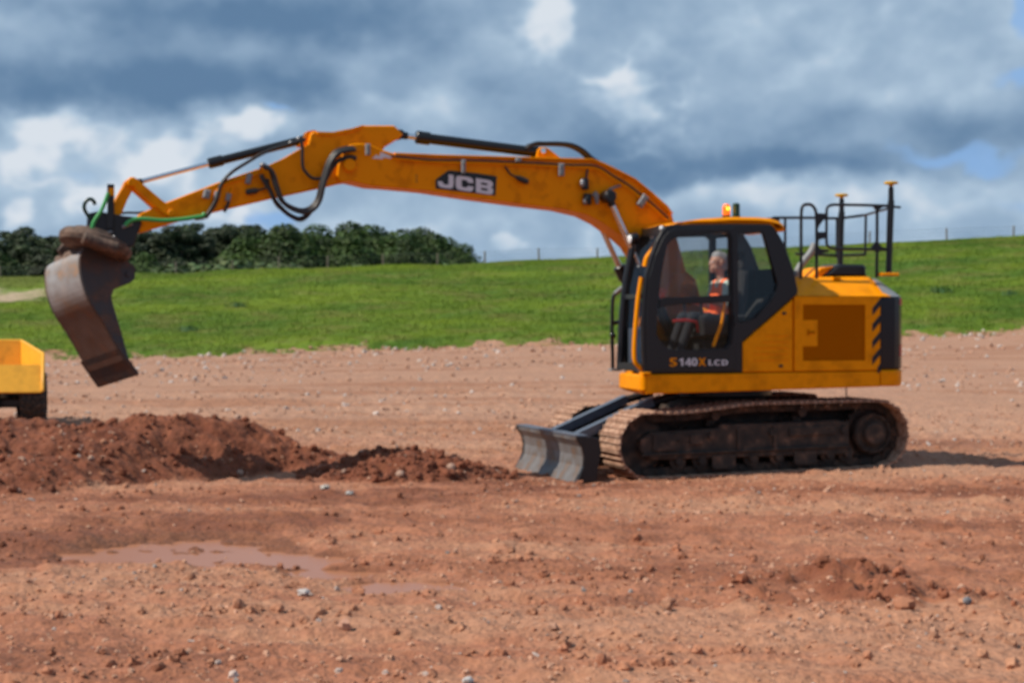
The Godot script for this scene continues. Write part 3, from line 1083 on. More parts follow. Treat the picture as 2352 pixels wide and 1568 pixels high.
# ---------------------------------------------------------------- trees
func crown(seedn: int, kind: String) -> ArrayMesh:
	var r := RandomNumberGenerator.new()
	r.seed = seedn
	var mb := MB.new()
	var lobes := []
	if kind == "broad":
		for i in 26:
			var a := r.randf() * TAU
			var q := sqrt(r.randf())
			lobes.append([Vector3(cos(a) * q * 2.5, r.randf_range(1.6, 7.6 - q * 2.6), sin(a) * q * 2.5), r.randf_range(0.6, 1.35), 0.8])
		lobes.append([Vector3(0.3, 7.3, 0), 1.1, 0.8])
		lobes.append([Vector3(0, 4.6, 0), 2.5, 1.0])
	elif kind == "pine":
		for i in 15:
			var t := i / 14.0
			var a := r.randf() * TAU
			var q := (1.0 - t) * 1.5 + 0.5
			lobes.append([Vector3(cos(a) * q, 2.6 + t * 7.0, sin(a) * q), r.randf_range(0.8, 1.35) * (1.15 - 0.4 * t), 0.7])
		lobes.append([Vector3(0, 5.5, 0), 1.5, 1.8])
	else:
		for i in 7:
			var a := r.randf() * TAU
			var q := sqrt(r.randf())
			lobes.append([Vector3(cos(a) * q * 1.3, r.randf_range(0.5, 1.7 - q * 0.5), sin(a) * q * 1.3), r.randf_range(0.6, 0.95), 0.8])
	var base := Color(0.034, 0.074, 0.008)
	if kind == "pine": base = Color(0.028, 0.050, 0.017)
	if kind == "shrub": base = Color(0.075, 0.125, 0.035)
	for l in lobes:
		var tone: float = r.randf_range(0.6, 1.4)
		var count := int(420 * l[1] * l[1]) if kind != "shrub" else int(330 * l[1] * l[1])
		for i in count:
			var d := Vector3(r.randfn(), r.randfn(), r.randfn()).normalized()
			var at: Vector3 = l[0] + d * Vector3(1, l[2], 1) * l[1] * (0.62 + 0.46 * pow(r.randf(), 0.6))
			var s := r.randf_range(0.09, 0.19)
			var nn := (d + Vector3(r.randfn(), r.randfn(), r.randfn()) * 0.55 + Vector3.UP * 0.25).normalized()
			var u := nn.cross(Vector3(r.randfn(), r.randfn(), r.randfn())).normalized() * s
			var w := nn.cross(u).normalized() * s * 0.7
			var k := tone * r.randf_range(0.7, 1.35)
			mb.col = Color(base.r * k * r.randf_range(0.85, 1.3), base.g * k, base.b * k)
			mb.tri(at - u, at + w, at + u, nn, nn, nn)
			mb.tri(at - u, at + u, at - w, nn, nn, nn)
	return mb.mesh()


func trunk(tall: float) -> ArrayMesh:
	var mb := MB.new()
	mb.tube([Vector3(0, -0.6, 0), Vector3(0.03, tall * 0.4, 0.02), Vector3(-0.05, tall * 0.75, 0), Vector3(0, tall, 0)], [0.26, 0.19, 0.12, 0.04], 8)
	for a in [0.4, 2.3, 4.1]:
		mb.tube([Vector3(0, tall * 0.4, 0), Vector3(cos(a) * 0.9, tall * 0.62, sin(a) * 0.9), Vector3(cos(a) * 1.6, tall * 0.8, sin(a) * 1.6)], [0.1, 0.07, 0.03], 6)
	return mb.mesh()


func make_wood() -> void:
	rng.seed = 77
	var kinds := {"broad": [crown(1, "broad"), crown(2, "broad"), crown(3, "broad")], "pine": [crown(4, "pine"), crown(5, "pine"), crown(6, "pine")], "shrub": [crown(7, "shrub"), crown(8, "shrub")]}
	var tr := {"broad": trunk(7.0), "pine": trunk(9.0), "shrub": trunk(1.4)}
	var count := {"broad": 0, "pine": 0, "shrub": 0}
	var words := {"broad": "broadleaf_tree", "pine": "pine_tree", "shrub": "shrub"}
	# kind, x, d, size, label
	var list := [
		["broad", -3.2, 190.0, 0.46, "small tree closing the end of the wood where the fence leaves it"],
		["broad", -5.8, 196.0, 0.72, "sloping-topped broadleaf tree second from the open end of the wood"],
		["broad", -9.3, 200.0, 0.90, "green broadleaf tree third from the open end of the wood"],
		["broad", -12.4, 203.0, 1.0, "broad dark crown below the boom's front end"],
		["broad", -15.8, 200.0, 1.06, "full rounded broadleaf crown beneath the boom and arm joint"],
		["broad", -19.2, 203.0, 1.12, "tall broadleaf tree with brighter leaves behind the hanging hoses"],
		["broad", -22.3, 199.0, 1.10, "tall leafy tree directly behind the hose loop"],
		["broad", -26.2, 201.0, 1.08, "bright leafy tree at the near corner of the broadleaf wood"],
		["broad", -29.0, 196.0, 0.95, "pale green broadleaf tree bordering the dark pines"],
		["broad", -39.5, 186.0, 0.72, "round dark bush-like tree beside the bucket's tilting head"],
		["broad", -42.6, 190.0, 0.66, "half hidden round tree behind the bucket"],
		["broad", -54.5, 186.0, 0.74, "leafy tree left of the bucket with a lighter crown"],
		["broad", -58.8, 192.0, 0.70, "leafy tree at the outer edge of the wood by the sandy track"],
	]
	for x in [-31.5, -33.4, -35.0, -36.9, -38.6, -40.6, -42.8, -45.0, -47.5]:
		list.append(["pine", x, 206.0 + rng.randf() * 8.0, rng.randf_range(0.93, 1.03), "dark pine in the row behind the excavator arm"])
	for i in 24:
		list.append(["pine", -65.0 + i * 1.5 + rng.randf_range(-0.4, 0.4), rng.randf_range(197.0, 203.0), rng.randf_range(0.84, 0.95), "dark pine lost in the mass of the pine wood"])
	for x in [-50.0, -52.6, -55.0, -57.4, -60.0, -63.0, -66.0]:
		list.append(["pine", x, 203.0 + rng.randf() * 8.0, rng.randf_range(0.90, 1.02), "dark pine in the group on the far side of the bucket"])
	for x in [-8.0, -11.6, -15.4, -19.4, -23.2, -27.0, -5.6]:
		list.append(["broad", x, 211.0 + rng.randf() * 5.0, rng.randf_range(1.0, 1.08) * (0.62 if x > -6.0 else (0.85 if x > -9.0 else 1.0)), "dark broadleaf tree merging with its neighbours in the wood"])
	for x in [-31.0, -33.0, -35.6, -37.4, -29.4, -27.0]:
		list.append(["shrub", x, 178.0 + rng.randf() * 6.0, rng.randf_range(1.3, 2.0), "grey-green shrub at the edge of the wood below the pines"])
	for x in [-46.5, -49.0, -51.5, -53.5, -56.0]:
		list.append(["shrub", x, 172.0 + rng.randf() * 8.0, rng.randf_range(1.0, 1.6), "low green shrub in front of the pines beside the sandy track"])
	for x in [-3.0, -6.0, -9.5, -13.0, -16.5, -20.0, -23.5]:
		list.append(["shrub", x, 185.0 + rng.randf() * 6.0, rng.randf_range(1.4, 1.9), "dark shrub filling the foot of the broadleaf wood"])
	for i in 16:
		var x := -29.6 + i * 1.55 + rng.randf_range(-0.4, 0.4)
		list.append(["broad", x, rng.randf_range(189.0, 195.0), rng.randf_range(0.84, 1.02) * clampf(1.0 - (x + 16.0) * 0.032, 0.5, 1.0), "dark broadleaf tree merging with its neighbours in the wood"])
	list.append(["shrub", -32.8, 106.0, 0.55, "small dark bush on the slope below the sandy track"])
	for t in list:
		var k: String = t[0]
		var x: float = t[1]
		var d: float = t[2]
		var many: bool = t[4].begins_with("dark pine") or t[4].begins_with("dark broadleaf") or t[4].begins_with("grey-green shrub") or t[4].begins_with("low green") or t[4].begins_with("dark shrub")
		var o := thing(words[k], t[4], "tree" if k != "shrub" else "shrub", Vector3(x, land(x, d) - (0.7 if k == "broad" else (1.3 if k == "pine" else 0.2)), -d), rng.randf() * TAU, ("" if not many else ("pines of the wood" if k == "pine" else ("broadleaf trees merging in the wood" if k == "broad" else "shrubs of the wood"))))
		obj("trunk" if k != "shrub" else "stem", tr[k], M.bark, o)
		obj("crown" if k != "shrub" else "foliage", kinds[k][count[k] % kinds[k].size()], M.leaf, o)
		count[k] += 1
		var s: float = t[3]
		o.scale = Vector3(s * rng.randf_range(1.45, 1.7), s * (1.08 if k == "pine" else 1.07) * rng.randf_range(0.94, 1.05), s * rng.randf_range(1.3, 1.5))


# ---------------------------------------------------------------- the excavator (x to its tail, y up, z to its cab side)
const CABSIDE := 1.25

func make_track(e: Node3D, z0: float, z1: float, outer: float) -> void:
	var tilt := Transform3D(Basis(Vector3(0, 0, 1), 0.019), Vector3(0, 0, 0))
	# the loop of the chain
	var loop := []
	for i in 13:
		var a := -PI / 2 - PI * i / 12.0
		loop.append(Vector3(-1.43 + cos(a) * 0.375, 0.375 + sin(a) * 0.375, 0))
	for p in ["-1.15,0.728", "-0.75,0.745", "-0.35,0.79", "-0.05,0.808", "0.5,0.80", "1.1,0.795"]:
		loop.append(Vector3(P(p)[0].x, P(p)[0].y, 0))
	for i in 13:
		var a := PI / 2 - PI * i / 12.0
		loop.append(Vector3(1.56 + cos(a) * 0.395, 0.395 + sin(a) * 0.395, 0))
	var even := []
	var total := 0.0
	for i in loop.size():
		total += (loop[(i + 1) % loop.size()] as Vector3).distance_to(loop[i])
	var count := 47
	var step := total / count
	var seg := 0
	var into := 0.0
	for k in count:
		var want := k * step
		var run := 0.0
		for i in loop.size():
			var a: Vector3 = loop[i]
			var b: Vector3 = loop[(i + 1) % loop.size()]
			var l := a.distance_to(b)
			if run + l >= want:
				even.append(a.lerp(b, (want - run) / maxf(l, 1e-6)))
				break
			run += l
	var zc := (z0 + z1) / 2
	var chain := MB.new()
	chain.xf = tilt
	for s in [-0.085, 0.085]:
		for i in count:
			var a: Vector3 = even[i]
			var b: Vector3 = even[(i + 1) % count]
			var d := (b - a).normalized()
			var inn := Vector3(d.y, -d.x, 0)      # towards the inside of the loop
			var centre := Vector3(0.05, 0.39, 0)
			if inn.dot(centre - a) < 0.0: inn = -inn
			var off := inn * 0.055 + Vector3(0, 0, zc + s)
			chain.bar(a + off - d * 0.02, b + off + d * 0.02, 0.035, 0.09)
			chain.cyl(a + inn * 0.055 + Vector3(0, 0, zc + s - 0.03), a + inn * 0.055 + Vector3(0, 0, zc + s + 0.03), 0.036, 8)
	var t := obj("track", chain, M.dusty, e)
	# one shoe with its three ribs, shared by all
	var shoe := MB.new()
	shoe.plate(P("-0.09,0 0.098,-0.006 0.098,0.008 0.09,0.012 0.084,0.034 0.074,0.034 0.068,0.012 0.010,0.012 0.005,0.032 -0.005,0.032 -0.010,0.012 -0.066,0.012 -0.071,0.032 -0.081,0.032 -0.086,0.012 -0.09,0.012"), z0, z1)
	for s in [-0.085, 0.085]:
		for q in [-0.035, 0.04]:
			shoe.cyl(Vector3(q, -0.016, zc + s), Vector3(q, 0.0, zc + s), 0.014, 6)
	var sm := shoe.mesh()
	for i in count:
		var a: Vector3 = even[i]
		var b: Vector3 = even[(i + 1) % count]
		var d := (b - a).normalized()
		var out := Vector3(-d.y, d.x, 0)
		if out.dot(Vector3(0.05, 0.39, 0) - a) > 0.0: out = -out
		var o := obj("shoe", sm, M.caked, t)
		o.transform = tilt * Transform3D(Basis(d, out, d.cross(out)) if d.cross(out).z > 0.0 else Basis(-d, out, Vector3(0, 0, 1)), (a + b) / 2)
	var face := zc + 0.20 * outer
	# sprocket at the tail, idler at the front
	var sp := MB.new(); sp.xf = tilt
	var teeth := PackedVector2Array()
	for i in 42:
		var r := 0.30 if i % 2 else 0.345
		teeth.append(Vector2(1.56 + cos(TAU * i / 42.0) * r, 0.395 + sin(TAU * i / 42.0) * r))
	sp.plate(teeth, zc - 0.03, zc + 0.03)
	sp.lathe(Vector3(1.56, 0.395, zc), Vector3(0, 0, outer), [[0.0, 0.25], [0.16, 0.25], [0.19, 0.235], [0.19, 0.205], [0.165, 0.195], [0.165, 0.15], [0.225, 0.14], [0.24, 0.12], [0.24, 0.0]], 26)
	for i in 10:
		var a := TAU * i / 10.0
		sp.cyl(Vector3(1.56 + cos(a) * 0.22, 0.395 + sin(a) * 0.22, zc + outer * 0.18), Vector3(1.56 + cos(a) * 0.22, 0.395 + sin(a) * 0.22, zc + outer * 0.21), 0.013, 6)
	obj("sprocket", sp, M.dusty, t)
	var id := MB.new(); id.xf = tilt
	id.lathe(Vector3(-1.43, 0.375, zc), Vector3(0, 0, outer), [[-0.08, 0.0], [-0.08, 0.27], [-0.03, 0.28], [-0.03, 0.31], [0.03, 0.31], [0.03, 0.28], [0.08, 0.27], [0.08, 0.09], [0.12, 0.08], [0.12, 0.0]], 26)
	obj("idler", id, M.dusty, t)
	# side frame
	var fr := MB.new(); fr.xf = tilt
	var fa := minf(zc - 0.16 * outer, face); var fb := maxf(zc - 0.16 * outer, face)
	fr.plate(P("-1.50,0.30 -1.36,0.20 1.16,0.16 1.22,0.24 1.22,0.55 1.05,0.575 0.22,0.57 -0.46,0.585 -0.52,0.535 -1.36,0.52 -1.50,0.44"), fa, fb, 0.015)
	var ia := zc - 0.19 * outer
	fr.plate(P("-1.40,0.10 1.30,0.09 1.58,0.40 1.56,0.66 1.2,0.745 0.4,0.755 -0.2,0.75 -0.7,0.69 -1.2,0.68 -1.42,0.60"), ia - 0.01, ia + 0.01)
	obj("track_frame", fr, M.dusty, t)
	var trim := MB.new(); trim.xf = tilt
	for r in ["-0.80,0.42 0.16,0.12", "-0.25,0.40 0.05,0.26", "0.22,0.40 0.05,0.30", "0.72,0.46 0.62,0.10", "-1.2,0.40 0.30,0.20"]:
		var q := P(r)
		trim.box(Vector3(q[0].x, q[0].y, face + outer * 0.012), Vector3(q[1].x, q[1].y, 0.028), 0.008)
	trim.box(Vector3(-0.15, 0.262, face + outer * 0.018), Vector3(2.7, 0.022, 0.04), 0.006)
	for r in [-1.02, -0.6, 0.19, 1.14]:
		trim.cyl(Vector3(r, 0.46, face), Vector3(r, 0.46, face + outer * 0.03), 0.045, 10)
	obj("frame_plate", trim, M.dusty, t)
	for x in [-1.01, -0.72, -0.40, -0.06, 0.28, 0.62, 0.96, 1.2]:
		var ro := MB.new(); ro.xf = tilt
		ro.lathe(Vector3(x, 0.165, zc), Vector3(0, 0, 1), [[-0.21, 0.0], [-0.21, 0.045], [-0.15, 0.05], [-0.15, 0.10], [-0.11, 0.10], [-0.11, 0.075], [0.11, 0.075], [0.11, 0.10], [0.15, 0.10], [0.15, 0.05], [0.21, 0.045], [0.21, 0.0]], 14)
		obj("roller", ro, M.dusty, t)
	for x in [-0.45, -0.05, 0.62]:   # guards over the rollers
		var gd := MB.new(); gd.xf = tilt
		gd.plate(P("%f,0.22 %f,0.22 %f,0.085 %f,0.06 %f,0.06 %f,0.085" % [x - 0.15, x + 0.15, x + 0.15, x + 0.11, x - 0.11, x - 0.15]), face - 0.01, face + 0.02, 0.006)
		if x != -0.05: obj("roller_guard", gd, M.dusty, t)
	for x in [-0.52, 0.62]:
		var cr := MB.new(); cr.xf = tilt
		cr.cyl(Vector3(x, 0.685, zc - 0.16), Vector3(x, 0.685, zc + 0.16), 0.055, 12)
		cr.box(Vector3(x, 0.61, zc - 0.05 * outer), Vector3(0.10, 0.11, 0.1))
		obj("carrier_roller", cr, M.dusty, t)
	for x in [0.62, 0.80, 0.97, 1.15]:   # bright bolt heads along the upper run
		var bo := MB.new(); bo.xf = tilt
		bo.ball(Vector3(x, 0.752, zc + outer * 0.125), Vector3(0.014, 0.014, 0.02), 5, 8)
		obj("bolt", bo, M.chrome, t)


func make_under(e: Node3D) -> void:
	var u := MB.new()
	u.hexa([Vector3(-0.62, 0.42, -0.55), Vector3(0.62, 0.42, -0.55), Vector3(0.62, 0.42, 0.62), Vector3(-0.62, 0.42, 0.62)], [Vector3(-0.55, 0.74, -0.5), Vector3(0.55, 0.74, -0.5), Vector3(0.55, 0.74, 0.55), Vector3(-0.55, 0.74, 0.55)])
	for sx in [-1, 1]:
		for s in [-1, 1]:
			u.bar(Vector3(0.3 * sx, 0.52, 0.3 * s), Vector3(0.95 * sx, 0.40, 0.80 * s), 0.28, 0.22, Vector3.UP)
	u.cyl(Vector3(0, 0.70, 0), Vector3(0, 0.86, 0), 0.60, 32, 0.02)
	var un := obj("carbody", u, M.dusty, e)
	var ring := MB.new()
	ring.cyl(Vector3(0, 0.86, 0), Vector3(0, 0.955, 0), 0.68, 36, 0.015)
	obj("slew_ring", ring, M.black, e)
	var drip := MB.new()
	drip.tube([Vector3(1.758, 0.97, 0.1), Vector3(1.765, 0.85, 0.1), Vector3(1.756, 0.76, 0.1)], 0.008, 6)
	obj("drain_hose", drip, M.hose, e)
	# dozer blade
	var b := MB.new()
	var prof := P("-2.33,-0.05 -2.285,0.02 -2.235,0.12 -2.225,0.24 -2.25,0.35 -2.31,0.43 -2.31,0.47 -2.20,0.47 -2.18,0.36 -2.175,0.20 -2.20,0.06 -2.27,-0.05")
	b.plate(prof, -0.93, 1.21)
	var bl := obj("dozer_blade", b, M.blade, e)
	var edge := MB.new()
	edge.plate(P("-2.345,-0.06 -2.290,0.045 -2.282,0.040 -2.335,-0.065"), -0.93, 1.21)
	obj("cutting_edge", edge, M.blade, bl)
	for z in [-0.955, 1.235]:
		var s := MB.new()
		s.plate(P("-2.34,-0.06 -2.29,0.03 -2.245,0.13 -2.235,0.24 -2.26,0.35 -2.325,0.44 -2.325,0.48 -2.05,0.45 -2.02,0.30 -2.06,0.10 -2.08,-0.06"), z - 0.025, z + 0.025, 0.006)
		obj("side_plate", s, M.black, bl)
	var lip := MB.new()
	lip.box(Vector3(-2.255, 0.478, 0.14), Vector3(0.135, 0.022, 2.2), 0.006)
	obj("top_rail", lip, M.greypaint, bl)
	for z in [-0.30, 0.52]:
		var a := MB.new()
		a.hexa([Vector3(-2.2, 0.10, z - 0.11), Vector3(-0.55, 0.42, z - 0.10), Vector3(-0.55, 0.42, z + 0.10), Vector3(-2.2, 0.10, z + 0.11)], [Vector3(-2.2, 0.30, z - 0.09), Vector3(-0.55, 0.62, z - 0.08), Vector3(-0.55, 0.62, z + 0.08), Vector3(-2.2, 0.30, z + 0.09)])
		obj("blade_arm", a, M.black, bl)
		var g := MB.new()
		g.bar(Vector3(-2.1, 0.40, z), Vector3(-1.1, 0.82, z), 0.15, 0.10)
		obj("ram_cover", g, M.greypaint, bl)
		var r := MB.new()
		r.cyl(Vector3(-1.12, 0.80, z), Vector3(-0.75, 0.90, z), 0.05, 14)
		obj("ram", r, M.hose, bl)


func arrow_text(words: String, size: float, deep: float, bold := true) -> Mesh:
	var f := SystemFont.new()
	f.font_names = PackedStringArray(["Droid Sans"])
	f.font_weight = 700 if bold else 400
	var t := TextMesh.new()
	t.text = words
	t.font = f
	t.font_size = 64
	t.pixel_size = size / 46.0
	t.depth = deep
	t.curve_step = 2.0
	return t


func make_house(e: Node3D) -> void:
	# deck with its long side sill
	var d := MB.new()
	d.plate(P("-1.35,1.17 -0.25,1.17 1.592,1.18 1.593,0.995 0.0,0.968 -1.35,0.949"), 0.30, 1.19, 0.01)
	d.plate(P("-0.70,1.17 -0.25,1.17 1.592,1.18 1.593,0.995 0.0,0.968 -0.70,0.957"), -1.22, 0.30, 0.01)
	var deck := obj("deck", d, M.yellow_dirty, e)
	var s := MB.new()
	s.plate(P("-1.468,1.172 -0.25,1.175 1.590,1.183 1.590,0.996 0.019,0.969 -1.468,0.946"), 1.19, 1.25, 0.012)
	obj("side_sill", s, M.yellow, deck)
	# rounded front corner of the deck, with its step
	var pl := Transform3D(Basis(Vector3(1, 0, 0), Vector3(0, 0, 1), Vector3(0, 1, 0)), Vector3())
	var c := MB.new(); c.xf = pl
	c.plate(P("-1.472,1.25 -1.495,1.245 -1.515,1.225 -1.522,1.18 -1.50,0.85 -1.465,0.50 -1.44,0.33 -1.353,0.33 -1.353,1.186 -1.472,1.186"), 0.975, 1.17, 0.02)
	obj("front_corner", c, M.yellow, deck)
	var c2 := MB.new()
	c2.hexa([Vector3(-1.48, 0.945, 1.16), Vector3(-1.40, 0.945, 1.18), Vector3(-1.36, 0.945, 0.6), Vector3(-1.40, 0.945, 0.6)], [Vector3(-1.512, 0.976, 1.16), Vector3(-1.40, 0.976, 1.18), Vector3(-1.36, 0.976, 0.36), Vector3(-1.435, 0.976, 0.36)])
	obj("corner_skirt", c2, M.yellow, deck)
	for q in [[-1.46, 1.2, 0.85], [-1.42, 0.75, 0.55]]:
		var st := MB.new()
		st.box(Vector3(q[0], 1.185, q[1]), Vector3(0.10, 0.03, 0.14), 0.008)
		obj("foot_step", st, M.yellow, deck)
	# engine housing
	var h := MB.new()
	h.plate(P("-0.20,1.18 0.43,1.18 1.60,1.18 1.60,2.085 0.45,2.085 0.40,2.03 -0.20,1.55"), -1.22, 1.20, 0.01)
	var house := obj("engine_housing", h, M.yellow_dirty, e)
	var tri := MB.new()
	tri.plate(P("-0.236,1.186 0.420,1.188 0.420,2.046 0.40,2.036 -0.236,1.534"), 1.20, 1.245, 0.012)
	obj("side_panel", tri, M.yellow, house)
	for k in 5:
		var ln := MB.new()
		var y := 1.335 + 0.072 * k
		var x0 := -0.10 + 0.035 * maxi(0, k - 1) + (0.05 if k > 2 else 0.0)
		ln.box(Vector3((x0 + 0.36) / 2, y, 1.247), Vector3(0.36 - x0, 0.016, 0.012), 0.004)
		obj("louvre", ln, M.yellow_dirty, house)
	for q in P("0.299,1.881 0.258,1.257"):
		var kn := MB.new()
		kn.box(Vector3(q.x, q.y, 1.25), Vector3(0.05, 0.03, 0.02), 0.006)
		obj("latch", kn, M.black, house)
	var door := MB.new()
	var grill := P("0.548,1.985 1.383,1.985 1.383,1.315 0.548,1.315 0.548,1.487 0.742,1.487 0.742,1.80 0.548,1.80")
	door.plate(P("0.437,1.192 1.592,1.196 1.592,2.083 0.437,2.083"), 1.20, 1.25, 0.008, [grill])
	obj("side_door", door, M.yellow, house)
	var gr := MB.new()
	gr.plate(MB.inset(MB.ccw(grill), -0.008), 1.203, 1.232)
	for k in 21:
		var y := 1.335 + k * 0.0315
		var x0 := 0.75 if y > 1.48 and y < 1.81 else 0.555
		gr.box(Vector3((x0 + 1.378) / 2, y, 1.237), Vector3(1.378 - x0, 0.010, 0.012))
	obj("grille", gr, M.grille, house)
	var hl := MB.new()
	hl.box(Vector3(0.655, 1.655, 1.255), Vector3(0.10, 0.028, 0.016), 0.006)
	hl.box(Vector3(0.615, 1.655, 1.255), Vector3(0.02, 0.07, 0.016), 0.006)
	obj("door_handle", hl, M.grille, house)
	for y in [2.035, 1.84, 1.64, 1.44, 1.25]:
		var ch := MB.new()
		var low := 1.478 if y > 1.3 else 1.55
		ch.plate(P("1.594,%f 1.594,%f %f,%f %f,%f" % [y + 0.035, y - 0.055, low, y - 0.180 if y > 1.3 else y - 0.10, low, y - 0.09 if y > 1.3 else y - 0.02]), 1.251, 1.254)
		obj("chevron", ch, M.black, house)
	# bonnet
	var hd := MB.new()
	hd.hexa([Vector3(0.45, 2.088, 1.25), Vector3(1.60, 2.088, 1.25), Vector3(1.60, 2.088, -1.25), Vector3(0.45, 2.088, -1.25)], [Vector3(0.62, 2.325, 0.86), Vector3(1.60, 2.335, 0.86), Vector3(1.60, 2.335, -0.9), Vector3(0.62, 2.325, -0.9)])
	var bon := obj("bonnet", hd, M.yellow, e)
	var h2 := MB.new()
	h2.hexa([Vector3(1.61, 2.088, 1.25), Vector3(1.79, 2.088, 1.21), Vector3(1.79, 2.088, -1.21), Vector3(1.61, 2.088, -1.25)], [Vector3(1.61, 2.335, 0.86), Vector3(1.70, 2.325, 0.80), Vector3(1.70, 2.325, -0.84), Vector3(1.61, 2.335, -0.9)])
	obj("bonnet_tail", h2, M.yellow, bon)
	var hs := MB.new()
	hs.plate(P("1.06,2.335 1.25,2.470 1.31,2.488 1.62,2.488 1.66,2.455 1.66,2.335"), 0.30, 0.80, 0.03)
	obj("air_cover", hs, M.black, bon)
	var ys := MB.new()
	ys.plate(P("0.90,2.325 1.04,2.44 1.12,2.455 1.22,2.462 1.04,2.335"), 0.34, 0.78, 0.01)
	obj("cover_front", ys, M.yellow, bon)
	var bt := MB.new()
	bt.box(Vector3(1.17, 2.312, 0.92), Vector3(0.10, 0.03, 0.05), 0.008)
	obj("bonnet_catch", bt, M.yellow, bon)
	# counterweight, round at the tail
	var tail := []
	for i in 19:
		var a := lerpf(-1.0, 1.0, i / 18.0) * PI / 2
		tail.append(Vector2(1.68 + 0.47 * pow(cos(a), 0.75), -1.235 * signf(a) * pow(absf(sin(a)), 0.72)))
	var cwp := PackedVector2Array([Vector2(1.6, 1.245)])
	for q in tail: cwp.append(q)
	cwp.append(Vector2(1.6, -1.245))
	var cw := MB.new(); cw.xf = pl
	cw.plate(cwp, 1.20, 2.085, 0.02)
	var cwt := obj("counterweight", cw, M.gloss, e)
	var low := MB.new(); low.xf = pl
	low.plate(cwp, 0.998, 1.198, 0.02)
	obj("lower_band", low, M.yellow, cwt)
	var slope := MB.new()
	var q0 := []
	var q1 := []
	for q in tail:
		q0.append(Vector3(q.x - 0.01, 2.087, q.y * 0.995))
		q1.append(Vector3(1.70 + (q.x - 1.70) * 0.40, 2.31, q.y * 0.70))
	for i in 18:
		slope.facet(q0[i], q0[i + 1], q1[i + 1], q1[i], Vector3(1.4, 1.9, 0))
		slope.facet(q1[i], q1[i + 1], Vector3(1.66, 2.315, q1[i + 1].z), Vector3(1.66, 2.315, q1[i].z), Vector3(1.4, 1.9, 0))
	obj("tail_cover", slope, M.grey, cwt)
	var rd := MB.new()
	for i in [2, 3, 4]:
		rd.facet(Vector3(tail[i].x + 0.004, 2.07, tail[i].y), Vector3(tail[i + 1].x + 0.004, 2.07, tail[i + 1].y), Vector3(tail[i + 1].x + 0.004, 1.98, tail[i + 1].y), Vector3(tail[i].x + 0.004, 1.98, tail[i].y), Vector3(0, 2, 0))
		rd.facet(Vector3(tail[i].x + 0.004, 1.50, tail[i].y), Vector3(tail[i + 1].x + 0.004, 1.50, tail[i + 1].y), Vector3(tail[i + 1].x + 0.004, 1.36, tail[i + 1].y), Vector3(tail[i].x + 0.004, 1.36, tail[i].y), Vector3(0, 1.4, 0))
	obj("reflective_strip", rd, M.red, cwt)
	var dc := MB.new()
	dc.box(Vector3(1.76, 1.105, 1.225), Vector3(0.16, 0.085, 0.012), 0.003)
	dc.xf = Transform3D()
	obj("decal", dc, M.yellow_dirty, cwt)
	# guard rail and its plates
	var zn := 0.95
	var rail := MB.new()
	rail.tube(smooth(V3("0.676,2.30 0.676,2.75 0.676,3.034 0.685,3.150 0.712,3.189 0.766,3.200 0.819,3.191 0.862,3.144 0.879,3.076 0.885,2.845 0.886,2.30", zn), 3), 0.020, 8)
	var gr0 := obj("guard_rail", rail, M.black, e)
	for w in [["1.905,3.204 1.50,3.206 1.198,3.204 1.100,3.200 1.046,3.181 1.022,3.137 1.019,2.944 1.020,2.750 1.042,2.697 1.123,2.669 1.428,2.670 1.905,2.664", zn, 0.018], ["1.86,3.20 2.034,3.188", zn, 0.016], ["1.712,3.199 1.712,2.80 1.709,2.32", zn, 0.020], ["1.124,3.137 1.642,3.146 2.064,3.146 2.23,3.163 2.50,3.20", -0.7, 0.018], ["2.49,3.20 2.481,2.66", -0.7, 0.018], ["1.4,2.665 1.742,2.659 2.058,2.652 2.413,2.667", -0.6, 0.018], ["1.30,3.13 1.30,2.30", -0.7, 0.018], ["2.06,3.14 2.06,2.62", -0.7, 0.018]]:
		var mb := MB.new()
		mb.tube(smooth(V3(w[0], w[1]), 3), w[2], 8)
		obj("rail", mb, M.black, gr0)
	for z in [[1.22, 3.137, 2.06, 3.14], [2.45, 3.19, 1.94, 3.19]]:
		var mb := MB.new()
		mb.tube([Vector3(z[0], z[1], -0.7), Vector3(z[2], z[3], zn - 0.02)] if z[0] > 2.0 else [Vector3(1.22, 3.137, -0.7), Vector3(0.9, 3.10, -0.68)], 0.017, 8)
		obj("rail", mb, M.black, gr0)
	for g in ["0.873,3.096 1.030,3.094 1.030,3.021 0.971,3.011 0.917,2.942 0.885,2.874", "0.879,2.869 1.025,2.871 1.020,2.789 0.960,2.788 0.906,2.768", "1.646,3.198 1.812,3.197 1.745,3.161 1.718,3.092 1.690,3.150", "1.708,2.789 1.758,2.712 1.835,2.683 1.758,2.653 1.714,2.613 1.631,2.690", "0.885,2.72 0.93,2.665 1.05,2.655 1.05,2.63 0.95,2.61 0.885,2.56"]:
		var mb := MB.new()
		mb.plate(P(g), zn - 0.012, zn + 0.012, 0.004)
		obj("gusset", mb, M.black, gr0)
	var snk := MB.new()
	snk.tube(smooth([Vector3(1.045, 2.74, 0.6), Vector3(0.99, 2.63, 0.6), Vector3(0.905, 2.535, 0.6), Vector3(0.82, 2.42, 0.6), Vector3(0.78, 2.30, 0.6)], 3), 0.045, 12)
	obj("exhaust_pipe", snk, M.grey, e)
	var bx := MB.new()
	bx.box(Vector3(1.16, 3.085, -0.69), Vector3(0.085, 0.06, 0.06), 0.01)
	obj("sensor_box", bx, M.black, gr0)
